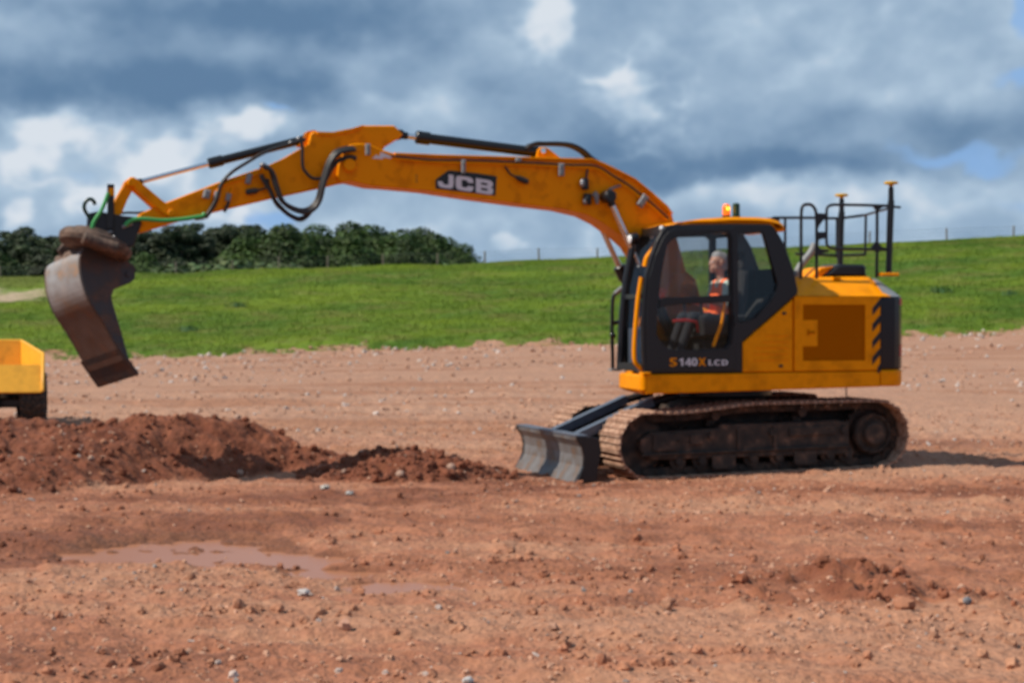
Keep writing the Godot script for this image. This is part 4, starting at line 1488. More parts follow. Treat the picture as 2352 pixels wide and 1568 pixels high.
	# masts with their satellite receivers
	for q in [["1.905,3.43 1.892,2.958 1.875,2.34", 0.95, 0.042, 1.905, 3.44], ["2.019,3.385 2.008,3.035 1.992,2.30", -0.5, 0.043, 2.017, 3.39]]:
		var p := V3(q[0], q[1])
		var ms := MB.new()
		ms.tube([p[0] + Vector3(0, 0.02, 0), p[0] - Vector3(0, 0.02, 0), p[0] - Vector3(0, 0.16, 0), p[0] - Vector3(0, 0.17, 0), p[1], p[2]], [0.022, 0.033, 0.035, q[2], q[2], q[2] * 0.9], 14)
		var m := obj("mast", ms, M.black, e)
		var rc := MB.new()
		rc.lathe(Vector3(q[3], q[4], q[1]), Vector3.UP, [[0.0, 0.0], [0.0, 0.02], [0.022, 0.03], [0.034, 0.084], [0.052, 0.088], [0.064, 0.07], [0.068, 0.0]], 20)
		obj("receiver", rc, M.receiver, m)
	var yb := MB.new()
	yb.box(Vector3(1.865, 2.362, 0.93), Vector3(0.25, 0.035, 0.16), 0.012)
	obj("mast_foot", yb, M.yellow, e)


func make_cab(e: Node3D) -> void:
	var near := P("-1.490,1.182 -1.515,1.45 -1.520,1.778 -1.500,2.10 -1.470,2.35 -1.410,2.56 -1.347,2.715 -1.277,2.838 -1.225,2.885 -1.15,2.905 -0.805,2.915 -0.398,2.927 0.119,2.930 0.175,2.895 0.215,2.84 0.307,2.703 0.434,2.383 0.487,2.156 0.475,2.10 0.414,2.061 -0.239,1.540 -0.239,1.182")
	var glassd := P("-1.227,2.590 -1.195,2.68 -1.145,2.735 -1.027,2.772 -0.805,2.799 -0.50,2.825 -0.43,2.81 -0.412,2.759 -0.403,2.432 -0.395,1.68 -0.41,1.53 -0.477,1.469 -0.8,1.455 -1.15,1.454 -1.25,1.51 -1.336,1.630 -1.326,1.962 -1.277,2.331")
	var glassr := P("-0.305,2.800 -0.28,2.83 0.0,2.838 0.03,2.82 0.151,2.437 0.214,2.230 0.19,2.13 0.121,2.022 -0.087,1.815 -0.27,1.76 -0.30,1.78")
	var sh := MB.new()
	sh.plate(near, 1.185, 1.25, 0.015, [glassd, glassr])
	var cab := obj("cab", sh, M.black, e)
	# raised door frame
	var dr := MB.new()
	dr.plate(P("-1.455,1.22 -1.475,1.778 -1.44,2.29 -1.36,2.55 -1.26,2.76 -1.19,2.83 -1.10,2.86 -0.8,2.875 -0.36,2.885 -0.345,2.2 -0.335,1.22"), 1.25, 1.268, 0.006, [MB.inset(MB.ccw(glassd), -0.02)])
	obj("door", dr, M.black, cab)
	var bar := MB.new()
	bar.plate(P("-1.300,2.04 -1.206,2.062 -0.9,2.072 -0.66,2.084 -0.40,2.100 -0.40,2.010 -0.70,1.996 -1.0,1.985 -1.206,1.965 -1.31,1.94"), 1.19, 1.262, 0.008)
	obj("door_rail", bar, M.black, cab)
	for g in [glassd, glassr]:
		var pn := MB.new()
		pn.plate(MB.inset(MB.ccw(g), -0.01), 1.205, 1.211)
		obj("window", pn, M.pane, cab)
	var hnd := MB.new()
	hnd.box(Vector3(-0.36, 1.80, 1.275), Vector3(0.03, 0.14, 0.03), 0.01)
	obj("door_handle", hnd, M.gloss, cab)
	# far side
	var far := MB.new()
	var fp := PackedVector2Array()
	for q in near:
		fp.append(Vector2(q.x + (0.13 if q.x < -1.0 else 0.0), q.y))
	var fg := P("-1.10,2.60 -1.02,2.74 -0.85,2.80 -0.30,2.82 -0.25,2.78 -0.25,1.62 -0.32,1.55 -1.12,1.55 -1.22,1.65 -1.20,2.1")
	var fg2 := P("-0.17,2.80 0.03,2.82 0.15,2.45 -0.17,2.42")
	far.plate(fp, 0.30, 0.35, 0.01, [fg, fg2])
	obj("far_side", far, M.black, cab)
	for g in [fg, fg2]:
		var pn := MB.new()
		pn.plate(MB.inset(MB.ccw(g), -0.01), 0.325, 0.331)
		obj("window", pn, M.tinted, cab)
	# front: bars across, glass between
	var fl := [Vector2(-1.505, 1.30), Vector2(-1.51, 1.778), Vector2(-1.485, 2.2), Vector2(-1.40, 2.55), Vector2(-1.285, 2.80)]
	for i in 4:
		var pn := MB.new()
		var a: Vector2 = fl[i]
		var b: Vector2 = fl[i + 1]
		pn.quad(Vector3(a.x + 0.03, a.y, 1.19), Vector3(b.x + 0.03, b.y, 1.19), Vector3(b.x + 0.15, b.y, 0.34), Vector3(a.x + 0.15, a.y, 0.34), Vector3(-1, 0.1, 0).normalized())
		obj("front_window", pn, M.tinted, cab)
	for q in [[-1.47, 1.24, 0.10], [-1.485, 2.08, 0.05], [-1.25, 2.85, 0.10]]:
		var mb := MB.new()
		mb.bar(Vector3(q[0], q[1], 1.2), Vector3(q[0] + 0.13, q[1], 0.33), 0.06, q[2], Vector3(1, 0, 0))
		obj("cross_bar", mb, M.black, cab)
	var pil := MB.new()
	pil.tube(smooth([Vector3(-1.43, 1.20, 0.33), Vector3(-1.415, 1.5, 0.33), Vector3(-1.395, 1.87, 0.33), Vector3(-1.35, 2.26, 0.33), Vector3(-1.28, 2.62, 0.33), Vector3(-1.22, 2.84, 0.33)], 2), 0.045, 10)
	obj("far_pillar", pil, M.black, cab)
	# roof, floor, back
	var prof := "-1.115,2.908 -1.027,2.935 -0.926,2.957 -0.744,2.985 -0.398,3.013 -0.027,3.015 0.140,3.004 0.250,2.972 0.310,2.93 0.332,2.873 0.307,2.850 0.17,2.850 0.13,2.931 -0.398,2.929 -0.9,2.918 -1.05,2.900"
	var rf := MB.new()
	rf.plate(P(prof), 1.08, 1.235, 0.036)
	rf.plate(P(prof), 0.31, 0.46, 0.02)
	rf.plate(P("-0.40,3.008 -0.027,3.010 0.140,3.000 0.250,2.968 0.306,2.93 0.328,2.873 0.307,2.852 0.17,2.852 0.13,2.933 -0.40,2.931"), 0.46, 1.08)
	rf.plate(P("-1.115,2.908 -1.027,2.933 -0.98,2.943 -0.98,2.916 -1.05,2.902"), 0.46, 1.08)
	obj("roof", rf, M.yellow, cab)
	var hatch := MB.new()
	hatch.quad(Vector3(-0.98, 2.93, 0.46), Vector3(-0.40, 2.98, 0.46), Vector3(-0.40, 2.98, 1.08), Vector3(-0.98, 2.93, 1.08), Vector3(-0.08, 1, 0).normalized())
	obj("roof_window", hatch, M.pane, cab)
	var lin_ := MB.new()
	lin_.box(Vector3(-0.12, 2.875, 0.77), Vector3(0.54, 0.05, 0.82))
	obj("headlining", lin_, M.interior, cab)
	var fo := MB.new()
	fo.box(Vector3(-0.62, 1.25, 0.77), Vector3(1.70, 0.08, 0.83))
	obj("floor", fo, M.interior, cab)
	var bk := MB.new()
	bk.plate(P("-0.239,1.29 0.43,2.06 0.45,2.16 0.40,2.42 0.34,2.42 0.38,2.14 -0.27,1.34"), 0.35, 1.185)
	obj("rear_wall", bk, M.interior, cab)
	var rg := MB.new()
	rg.quad(Vector3(0.37, 2.42, 1.185), Vector3(0.20, 2.84, 1.185), Vector3(0.20, 2.84, 0.35), Vector3(0.37, 2.42, 0.35), Vector3(1, 0.4, 0).normalized())
	obj("rear_window", rg, M.tinted, cab)
	# seat and controls
	var st := MB.new()
	st.plate(P("-0.70,1.60 -0.20,1.58 -0.17,1.66 -0.20,1.70 -0.66,1.70 -0.71,1.66"), 0.53, 1.03, 0.03)
	st.plate(P("-0.20,1.66 -0.10,1.66 -0.05,2.10 -0.04,2.38 -0.12,2.40 -0.15,2.10"), 0.55, 1.01, 0.03)
	st.plate(P("-0.09,2.42 -0.03,2.42 -0.03,2.62 -0.10,2.62"), 0.66, 0.90, 0.02)
	var seat := obj("seat", st, M.seat, cab)
	var sb := MB.new()
	sb.box(Vector3(-0.42, 1.43, 0.78), Vector3(0.42, 0.30, 0.42), 0.03)
	obj("seat_base", sb, M.seat, seat)
	for z in [0.47, 1.09]:
		var cn := MB.new()
		cn.plate(P("-0.70,1.62 -0.15,1.62 -0.15,1.86 -0.62,1.88 -0.72,1.84"), z - 0.06, z + 0.06, 0.02)
		obj("console", cn, M.seat, cab)
		var lv := MB.new()
		lv.tube([Vector3(-0.66, 1.86, z - 0.06 * signf(z - 0.78)), Vector3(-0.675, 1.96, z - 0.06 * signf(z - 0.78)), Vector3(-0.68, 2.04, z - 0.06 * signf(z - 0.78))], [0.014, 0.02, 0.026], 8)
		obj("lever", lv, M.black, cab)
	var yh := MB.new()
	yh.tube(smooth([Vector3(-0.432, 2.01, 1.16), Vector3(-0.45, 1.88, 1.16), Vector3(-0.48, 1.74, 1.16), Vector3(-0.535, 1.60, 1.16), Vector3(-0.576, 1.49, 1.16)], 3), 0.020, 8)
	obj("grab_handle", yh, M.yellow, cab)
	var rl := MB.new()
	rl.tube([Vector3(-1.02, 1.79, 1.0), Vector3(-0.85, 1.80, 1.0), Vector3(-0.72, 1.78, 1.0), Vector3(-0.70, 1.66, 1.0)], 0.018, 8)
	obj("lock_lever", rl, M.red, cab)
	for z in [0.62, 0.80, 0.98]:
		var pd := MB.new()
		pd.bar(Vector3(-1.14, 1.30, z), Vector3(-1.24, 1.46, z), 0.09, 0.02)
		obj("pedal", pd, M.black, cab)
	var mon := MB.new()
	mon.box(Vector3(-1.08, 2.02, 0.42), Vector3(0.05, 0.17, 0.20), 0.012)
	obj("monitor", mon, M.gloss, cab)
	var csl := MB.new()
	csl.plate(P("-1.36,1.29 -1.05,1.29 -1.12,1.62 -1.22,1.72 -1.36,1.70"), 0.40, 0.55, 0.02)
	obj("front_console", csl, M.greypaint, cab)
	# yellow grab rail at the door edge
	for w in ["-1.305,2.667 -1.365,2.592 -1.425,2.517 -1.448,2.42", "-1.494,2.295 -1.534,2.055 -1.563,1.778 -1.583,1.501 -1.577,1.33 -1.523,1.260 -1.473,1.215"]:
		var mb := MB.new()
		mb.tube(smooth(V3(w, 1.17), 3), 0.034 if w.begins_with("-1.3") else 0.026, 10)
		obj("grab_rail", mb, M.yellow, cab)
	# work lights
	for q in [[-1.335, 2.772, 0.42], [-1.135, 2.825, 0.62]]:
		var lb := MB.new()
		lb.cyl(Vector3(q[0], q[1], q[2]), Vector3(q[0] + 0.10, q[1] + 0.015, q[2]), 0.07, 16, 0.015)
		lb.box(Vector3(q[0] + 0.08, q[1] - 0.07, q[2]), Vector3(0.05, 0.10, 0.05))
		var lt := obj("work_light", lb, M.black, cab)
		var le := MB.new()
		le.ball(Vector3(q[0] - 0.002, q[1], q[2]), Vector3(0.022, 0.056, 0.056), 8, 14)
		obj("lens", le, M.lens, lt)
	var small := MB.new()
	small.ball(Vector3(-1.255, 2.865, 1.2), Vector3(0.03, 0.03, 0.03), 6, 10)
	obj("marker_light", small, M.lens, cab)
	# model lettering on the door
	for w in [["S", -1.137, 0.092, 0.098, M.yellow], ["140", -0.948, 0.232, 0.092, M.white], ["X", -0.772, 0.095, 0.092, M.yellow], ["LCD", -0.565, 0.245, 0.066, M.white]]:
		var t := arrow_text(w[0], 1.0, 0.004)
		var bb := t.get_aabb()
		var o := obj("letters", t, w[4], cab)
		o.scale = Vector3(w[2] / bb.size.x, w[3] / bb.size.y, 1.0)
		o.position = Vector3(w[1] - (bb.position.x + bb.size.x / 2) * o.scale.x, (1.314 if w[0] != "LCD" else 1.305) - (bb.position.y + bb.size.y / 2) * o.scale.y, 1.271)
	# beacons
	var bs := MB.new()
	bs.cyl(Vector3(-0.245, 3.0, 0.8), Vector3(-0.245, 3.06, 0.8), 0.05, 16, 0.006)
	var be := obj("beacon_light", bs, M.black, cab)
	var lamp := MB.new()
	lamp.lathe(Vector3(-0.245, 3.06, 0.8), Vector3.UP, [[0.0, 0.0], [0.0, 0.047], [0.10, 0.047], [0.13, 0.035], [0.135, 0.0]], 18)
	obj("lamp_dome", lamp, M.signal, be)
	var flash := MB.new()
	flash.ball(Vector3(-0.243, 3.135, 0.83), Vector3(0.026, 0.026, 0.026), 8, 12)
	obj("lamp_flash", flash, M.glow, be)
	var ol := OmniLight3D.new()
	ol.name = "beacon_glow"
	ol.position = Vector3(-0.243, 3.135, 0.83)
	ol.light_color = Color(1.0, 0.6, 0.12)
	ol.light_energy = 0.02
	ol.omni_range = 30.0
	ol.omni_attenuation = 2.0
	ol.shadow_enabled = true
	ol.light_size = 0.02
	be.add_child(ol)
	var gb := MB.new()
	gb.lathe(Vector3(-0.115, 3.0, 0.8), Vector3.UP, [[0.0, 0.0], [0.0, 0.052], [0.05, 0.052], [0.05, 0.044], [0.19, 0.044], [0.205, 0.03], [0.205, 0.0]], 18)
	obj("green_beacon", gb, M.darkgreen, cab)
	# mirror bracket on the far front corner
	var mr := MB.new()
	mr.tube(smooth([Vector3(-0.80, 2.27, -0.9), Vector3(-0.90, 2.215, -0.9), Vector3(-1.0, 2.14, -0.9), Vector3(-1.035, 2.09, -0.9), Vector3(-1.05, 1.9, -0.9), Vector3(-1.052, 1.6, -0.9), Vector3(-1.045, 1.4, -0.9), Vector3(-1.04, 1.17, -0.9)], 3), 0.024, 10)
	var hr := obj("front_handrail", mr, M.black, e)
	var ar := MB.new()
	ar.tube([Vector3(-0.80, 2.275, -0.88), Vector3(-0.93, 2.205, -0.88), Vector3(-1.02, 2.135, -0.88)], 0.032, 10)
	obj("clamp_tube", ar, M.steel, hr)
	var kn := MB.new()
	kn.ball(Vector3(-1.055, 1.60, -0.87), Vector3(0.04, 0.045, 0.04), 8, 12)
	obj("rail_joint", kn, M.gloss, hr)
	var br := MB.new()
	br.bar(Vector3(-1.04, 1.76, -0.9), Vector3(-0.86, 1.80, -0.88), 0.05, 0.05)
	obj("rail_bracket", br, M.black, hr)
	var fo2 := MB.new()
	fo2.box(Vector3(-1.02, 1.165, -0.9), Vector3(0.13, 0.03, 0.12), 0.006)
	obj("rail_foot", fo2, M.grey, hr)
	var fdk := MB.new()
	fdk.plate(P("-0.76,0.99 -0.6,0.98 -0.6,1.16 -0.74,1.16"), -1.22, -0.35, 0.02)
	obj("front_deck", fdk, M.yellow_dirty, e)
	var tank := MB.new()
	tank.box(Vector3(-0.2, 1.55, -0.85), Vector3(0.9, 0.75, 0.7), 0.04)
	obj("fuel_tank", tank, M.black, e)


func hose(called: String, path: Array, r: float, m: Material, parent: Node) -> void:
	var mb := MB.new()
	mb.tube(smooth(path, 4), r, 10)
	obj(called, mb, m, parent)


func cylinder_pair(called: String, a: Vector3, b: Vector3, c: Vector3, rb: float, rr: float, parent: Node, rodded := true) -> Node:   # barrel from a to b, rod on to c
	var mb := MB.new()
	mb.cyl(a, b, rb, 18, 0.01)
	var d := (b - a).normalized()
	mb.cyl(b - d * 0.16, b + d * 0.015, rb * 1.25, 18, 0.012)
	mb.cyl(a - d * 0.02, a + d * 0.07, rb * 1.12, 18, 0.01)
	var o := obj(called, mb, M.black, parent)
	var ro := MB.new()
	ro.cyl(b, c, rr, 14)
	obj("rod", ro, M.chrome, o)
	var ey := MB.new()
	ey.cyl(c - Vector3(0, 0, 0.08), c + Vector3(0, 0, 0.08), rr * 1.7, 14, 0.008)
	ey.cyl(c - d * rr * 3.0, c, rr * 1.3, 12)
	obj("rod_eye", ey, M.black, o)
	return o


func make_boom(e: Node3D) -> void:
	var top := "-4.863,3.580 -4.80,3.76 -4.732,3.822 -4.615,3.840 -4.487,3.835 -4.400,3.800 -4.336,3.770 -4.203,3.735 -3.704,3.725 -2.822,3.721 -2.423,3.728 -2.140,3.727 -1.753,3.732 -1.609,3.688 -1.40,3.60 -1.195,3.507 -0.98,3.35 -0.775,3.186 -0.70,3.09 -0.66,2.95 -0.632,2.80 "
	var low := "-0.50,2.35 -0.55,2.20 -0.72,2.14 -0.90,2.22 -1.05,2.45 -1.22,2.70 -1.38,2.83 -1.609,2.977 -1.814,3.069 -2.120,3.130 -2.623,3.177 -3.217,3.240 -3.801,3.311 -4.260,3.342 -4.469,3.351 -4.713,3.401 -4.80,3.388 -4.844,3.388 -4.878,3.461"
	var mb := MB.new()
	mb.plate(P(top + low), -0.22, 0.22, 0.012)
	var boom := obj("boom", mb, M.yellow_dirty, e)
	# raised lip along the top edge, outside the side plate
	var fl := MB.new()
	fl.plate(P("-4.20,3.742 -3.704,3.735 -2.423,3.738 -1.753,3.742 -1.609,3.698 -1.40,3.61 -1.195,3.517 -0.98,3.36 -0.775,3.196 -0.70,3.10 -0.75,3.10 -0.99,3.33 -1.20,3.49 -1.62,3.67 -1.76,3.715 -2.43,3.712 -3.70,3.71 -4.20,3.715"), -0.26, 0.26, 0.004)
	obj("top_flange", fl, M.yellow, boom)
	for z in [-0.27, 0.27]:
		hose("hard_line", V3("-4.25,3.70 -3.771,3.668 -3.383,3.676 -2.990,3.674 -2.459,3.667 -2.055,3.655 -1.72,3.655 -1.50,3.545 -1.25,3.405 -0.97,3.204 -0.77,3.04", z), 0.011, M.hose, boom)
		hose("hard_line", V3("-4.20,3.67 -3.60,3.642 -2.990,3.646 -2.3,3.636 -1.74,3.622 -1.52,3.512 -1.27,3.372 -0.99,3.172 -0.79,3.008", z), 0.009, M.yellow, boom)
	for q in [[-3.383, 3.60, 0.05, 0.16, 0.0], [-2.163, 3.595, 0.07, 0.15, 0.0], [-1.114, 3.245, 0.085, 0.16, -0.62], [-4.53, 3.765, 0.055, 0.13, 0.0], [-2.70, 3.70, 0.07, 0.05, 0.0]]:
		var c := MB.new()
		c.xf = Transform3D(Basis(Vector3(0, 0, 1), q[4]), Vector3(q[0], q[1], 0.275))
		c.box(Vector3(), Vector3(q[2], q[3], 0.05), 0.012)
		c.cyl(Vector3(0, q[3] * 0.2, 0.02), Vector3(0, q[3] * 0.2, 0.04), 0.014, 8)
		c.cyl(Vector3(0, -q[3] * 0.2, 0.02), Vector3(0, -q[3] * 0.2, 0.04), 0.014, 8)
		obj("pipe_clamp", c, M.grey, boom)
	# JCB panel: black board, three letters cut from plate
	var bd := MB.new()
	bd.plate(P("-3.66,3.475 -3.55,3.555 -3.20,3.530 -2.955,3.498 -2.972,3.272 -3.43,3.312 -3.705,3.338 -3.705,3.44"), 0.222, 0.228)
	var board := obj("name_panel", bd, M.black, boom)
	var sl := -0.125
	var letter := func(outline: String, holes: Array, x0: float, y0: float, w: float, h: float) -> void:
		var place := func(s: String) -> PackedVector2Array:
			var out := PackedVector2Array()
			for p in P(s):
				out.append(Vector2(x0 + p.x * w, y0 + p.y * h + p.x * w * sl))
			return out
		var l := MB.new()
		var hs := []
		for s in holes: hs.append(place.call(s))
		l.plate(place.call(outline), 0.229, 0.234, 0.0, hs)
		obj("letter", l, M.white, board)
	letter.call("0.68,1 1,1 1,0.30 0.93,0.08 0.74,0 0.20,0 0.04,0.08 0,0.30 0,0.42 0.30,0.42 0.32,0.30 0.40,0.25 0.60,0.25 0.68,0.32", [], -3.678, 3.358, 0.19, 0.165)
	letter.call("0.20,1 0.80,1 0.95,0.92 1,0.74 1,0.62 0.68,0.62 0.66,0.72 0.58,0.76 0.40,0.76 0.33,0.70 0.33,0.30 0.40,0.24 0.58,0.24 0.66,0.28 0.68,0.38 1,0.38 1,0.26 0.95,0.08 0.80,0 0.20,0 0.05,0.08 0,0.26 0,0.74 0.05,0.92", [], -3.462, 3.333, 0.215, 0.168)
	letter.call("0,0 0,1 0.76,1 0.92,0.94 0.98,0.80 0.97,0.62 0.86,0.52 0.98,0.42 1,0.20 0.94,0.06 0.78,0", ["0.30,0.60 0.30,0.77 0.62,0.77 0.67,0.73 0.67,0.64 0.62,0.60", "0.30,0.22 0.30,0.40 0.62,0.40 0.68,0.36 0.68,0.26 0.62,0.22"], -3.215, 3.304, 0.215, 0.168)
	# warning label, scuff mark
	var wl := MB.new()
	wl.plate(P("-3.995,3.50 -3.925,3.50 -3.925,3.385 -3.995,3.39"), 0.222, 0.225)
	var wn := obj("warning_label", wl, M.yellow, boom)
	for k in 3:
		var lnn := MB.new()
		lnn.box(Vector3(-3.935, 3.415 + k * 0.035, 0.2265), Vector3(0.02, 0.012, 0.002))
		obj("label_mark", lnn, M.black, wn)
	var sc := MB.new()
	sc.plate(P("-4.47,3.668 -4.41,3.715 -4.385,3.69 -4.36,3.745 -4.225,3.695 -4.245,3.672 -4.33,3.685 -4.34,3.665"), 0.222, 0.2245)
	obj("scuff", sc, M.white, boom)
	# lamp, valve block, boss
	var lm := MB.new()
	lm.tube([Vector3(-2.858, 3.62, 0.24), Vector3(-2.80, 3.53, 0.26), Vector3(-2.70, 3.478, 0.27)], 0.012, 8)
	lm.tube([Vector3(-2.735, 3.497, 0.28), Vector3(-2.69, 3.475, 0.28), Vector3(-2.60, 3.443, 0.28), Vector3(-2.58, 3.436, 0.28)], [0.018, 0.036, 0.036, 0.022], 12)
	obj("boom_lamp", lm, M.hose, boom)
	var vb := MB.new()
	vb.box(Vector3(-1.855, 3.43, 0.27), Vector3(0.07, 0.13, 0.09), 0.015)
	vb.box(Vector3(-1.83, 3.25, 0.27), Vector3(0.09, 0.13, 0.09), 0.02)
	vb.cyl(Vector3(-1.84, 3.25, 0.22), Vector3(-1.84, 3.25, 0.34), 0.035, 12, 0.006)
	vb.tube([Vector3(-1.82, 3.61, 0.25), Vector3(-1.835, 3.52, 0.26), Vector3(-1.86, 3.47, 0.27)], 0.015, 8)
	var val := obj("valve_block", vb, M.black, boom)
	for q in [Vector3(-1.90, 3.43, 0.29), Vector3(-1.865, 3.225, 0.30), Vector3(-1.895, 3.45, 0.29)]:
		var bb := MB.new()
		bb.ball(q, Vector3(0.032, 0.04, 0.03), 7, 12)
		obj("fitting", bb, M.steel, val)
	var pt := MB.new()
	pt.tube([Vector3(-1.75, 3.325, 0.28), Vector3(-1.715, 3.29, 0.28), Vector3(-1.70, 3.20, 0.27)], [0.038, 0.036, 0.018], 10)
	obj("port", pt, M.grey, val)
	# ram bracket on top, arm ram
	for z in [-0.11, 0.11]:
		var k := MB.new()
		k.plate(P("-2.43,3.725 -2.405,3.84 -2.37,3.872 -2.31,3.872 -2.26,3.85 -2.085,3.728"), z - 0.025, z + 0.025, 0.008)
		obj("ram_bracket", k, M.yellow, boom)
	var pin := MB.new()
	pin.cyl(Vector3(-2.345, 3.825, -0.16), Vector3(-2.345, 3.825, 0.16), 0.035, 14, 0.008)
	obj("pin", pin, M.chrome, boom)
	cylinder_pair("arm_cylinder", Vector3(-2.36, 3.82, 0), Vector3(-3.87, 3.955, 0), Vector3(-4.09, 3.975, 0), 0.062, 0.034, e)
	for z in [-0.05, 0.06]:
		hose("ram_hose", V3("-2.53,3.85 -2.475,3.895 -2.40,3.922 -2.304,3.925 -2.109,3.93 -1.942,3.915 -1.801,3.855 -1.69,3.765 -1.60,3.715", z), 0.026, M.hose, boom)
	# boom rams either side, their rods reaching the boss
	for z in [-0.33, 0.33]:
		cylinder_pair("boom_cylinder", Vector3(-0.62, 1.35, z), Vector3(-1.175, 2.46, z), Vector3(-1.575, 3.27, z), 0.065, 0.036, e)
		var bo := MB.new()
		bo.cyl(Vector3(-1.575, 3.285, z * 0.6), Vector3(-1.575, 3.285, z + 0.075 * signf(z)), 0.078, 18, 0.015)
		obj("boss", bo, M.black, boom)
	hose("grease_line", [Vector3(-1.55, 3.37, 0.26), Vector3(-1.45, 3.41, 0.235), Vector3(-1.38, 3.43, 0.235)], 0.014, M.grey, boom)
	var foot_ := MB.new()
	for z in [-0.27, 0.27]:
		foot_.plate(P("-0.95,1.16 -0.10,1.16 -0.42,2.30 -0.55,2.40 -0.72,2.36 -0.80,2.10 -1.02,1.60"), z - 0.03, z + 0.03, 0.01)
	obj("boom_bracket", foot_, M.yellow_dirty, e)


func make_arm(e: Node3D) -> void:
	var mb := MB.new()
	mb.plate(P("-7.14,2.80 -7.14,2.90 -7.096,2.99 -6.842,3.104 -6.226,3.357 -5.692,3.549 -5.472,3.654 -5.200,3.816 -5.175,3.93 -5.14,3.965 -5.012,3.960 -4.925,3.957 -4.700,4.003 -4.546,4.053 -4.188,4.065 -4.141,4.027 -4.081,3.965 -4.131,3.915 -4.303,3.809 -4.422,3.60 -4.732,3.402 -4.962,3.343 -5.297,3.263 -5.598,3.194 -6.168,3.049 -6.626,2.923 -7.09,2.775"), -0.16, 0.16, 0.012)
	var arm := obj("arm", mb, M.yellow_dirty, e)
	var tp := MB.new()
	tp.plate(P("-5.10,3.962 -4.925,3.962 -4.70,4.012 -4.556,4.058 -4.57,4.03 -4.71,3.975 -4.93,3.925 -5.10,3.93"), -0.185, 0.185, 0.003)
	obj("top_flange", tp, M.yellow, arm)
	# fork cheeks of the boom's end
	for z in [-0.195, 0.195]:
		var hub := MB.new()
		hub.cyl(Vector3(-4.74, 3.585, z + 0.028 * signf(z)), Vector3(-4.74, 3.585, z + 0.075 * signf(z)), 0.075, 18, 0.012)
		obj("pivot_boss", hub, M.yellow, arm)
	# bucket ram
	for z in [-0.07, 0.07]:
		var k := MB.new()
		k.plate(P("-5.30,3.80 -5.18,3.80 -5.05,3.96 -5.12,3.99 -5.20,3.97"), z - 0.02, z + 0.02)
		obj("ram_bracket", k, M.yellow, arm)
	cylinder_pair("bucket_cylinder", Vector3(-5.16, 3.90, 0.02), Vector3(-6.31, 3.577, 0.02), Vector3(-7.14, 3.335, 0.02), 0.05, 0.027, e)
	for q in P("-5.29,3.885 -5.245,3.862 -5.20,3.90 -5.385,3.83"):
		var f := MB.new()
		f.ball(Vector3(q.x, q.y, 0.06), Vector3(0.032, 0.03, 0.03), 6, 10)
		obj("fitting", f, M.steel, arm)
	# tipping links
	for z in [-0.19, 0.19]:
		var lr := MB.new()
		lr.plate(P("-7.245,3.345 -7.215,3.385 -7.17,3.385 -7.12,3.35 -6.90,3.165 -6.74,3.04 -6.715,2.98 -6.76,2.945 -6.82,2.97 -7.00,3.12 -7.18,3.28 -7.235,3.30"), z - 0.022, z + 0.022, 0.006)
		obj("tipping_link", lr, M.yellow, arm)
		var b := MB.new()
		b.cyl(Vector3(-6.765, 2.995, z * 0.7), Vector3(-6.765, 2.995, z + 0.05 * signf(z)), 0.04, 14, 0.008)
		obj("pin", b, M.yellow, arm)
	for z in [-0.11, 0.11]:
		var ll := MB.new()
		ll.plate(P("-7.25,3.355 -7.205,3.385 -7.15,3.365 -7.13,3.31 -7.17,3.26 -7.235,3.14 -7.30,2.98 -7.36,2.93 -7.42,2.95 -7.43,3.02 -7.36,3.15 -7.28,3.29"), z - 0.025, z + 0.025, 0.006)
		obj("tipping_lever", ll, M.yellow, arm)
	var pv := MB.new()
	pv.cyl(Vector3(-7.195, 3.33, -0.23), Vector3(-7.195, 3.33, 0.23), 0.048, 16, 0.01)
	obj("pin", pv, M.yellow, arm)
	# hoses hanging at the elbow and along the arm
	for k in 3:
		var o := k * 0.02
		hose("elbow_hose", V3("-5.75,3.553 -5.676,3.518 -5.637,3.434 -5.598,3.303 -5.544,3.172 -5.450,3.096 -5.308,3.052 -5.197,3.086 -5.118,3.189 -5.078,3.346 -5.038,3.481 -4.990,3.615 -4.910,3.727 -4.797,3.770 -4.70,3.782", 0.27 + o).map(func(v): return v + Vector3(o * 0.5, -o * 0.7, 0)), 0.025, M.hose, arm)
	hose("elbow_hose", V3("-5.76,3.45 -5.741,3.40 -5.663,3.280 -5.609,3.165 -5.507,3.050 -5.413,2.982 -5.318,2.945 -5.239,2.985 -5.143,3.112 -5.079,3.215 -5.047,3.349 -5.007,3.429 -4.935,3.556 -4.855,3.637 -4.743,3.672 -4.66,3.66", 0.245), 0.026, M.hose, arm)
	hose("elbow_hose", V3("-5.70,3.40 -5.60,3.14 -5.49,3.04 -5.36,2.97 -5.28,2.975 -5.18,3.06 -5.10,3.19 -5.05,3.33", 0.23), 0.02, M.hose, arm)
	hose("elbow_hose", V3("-5.310,3.885 -5.290,3.78 -5.285,3.56 -5.240,3.477 -5.177,3.424 -5.097,3.415 -5.049,3.443 -5.02,3.50", 0.25), 0.019, M.hose, arm)
	for z in [0.17, 0.215]:
		hose("ram_hose", V3("-5.248,3.866 -5.449,3.800 -5.699,3.708 -5.922,3.578 -6.094,3.461 -6.202,3.335 -6.257,3.172 -6.34,3.02 -6.39,2.95", z), 0.02, M.hose, arm)
	hose("service_hose", V3("-7.272,2.845 -7.231,2.888 -7.154,2.918 -7.043,2.920 -6.855,2.909 -6.644,2.927 -6.502,2.951 -6.424,2.967 -6.396,3.00", 0.25), 0.024, M.green, arm)
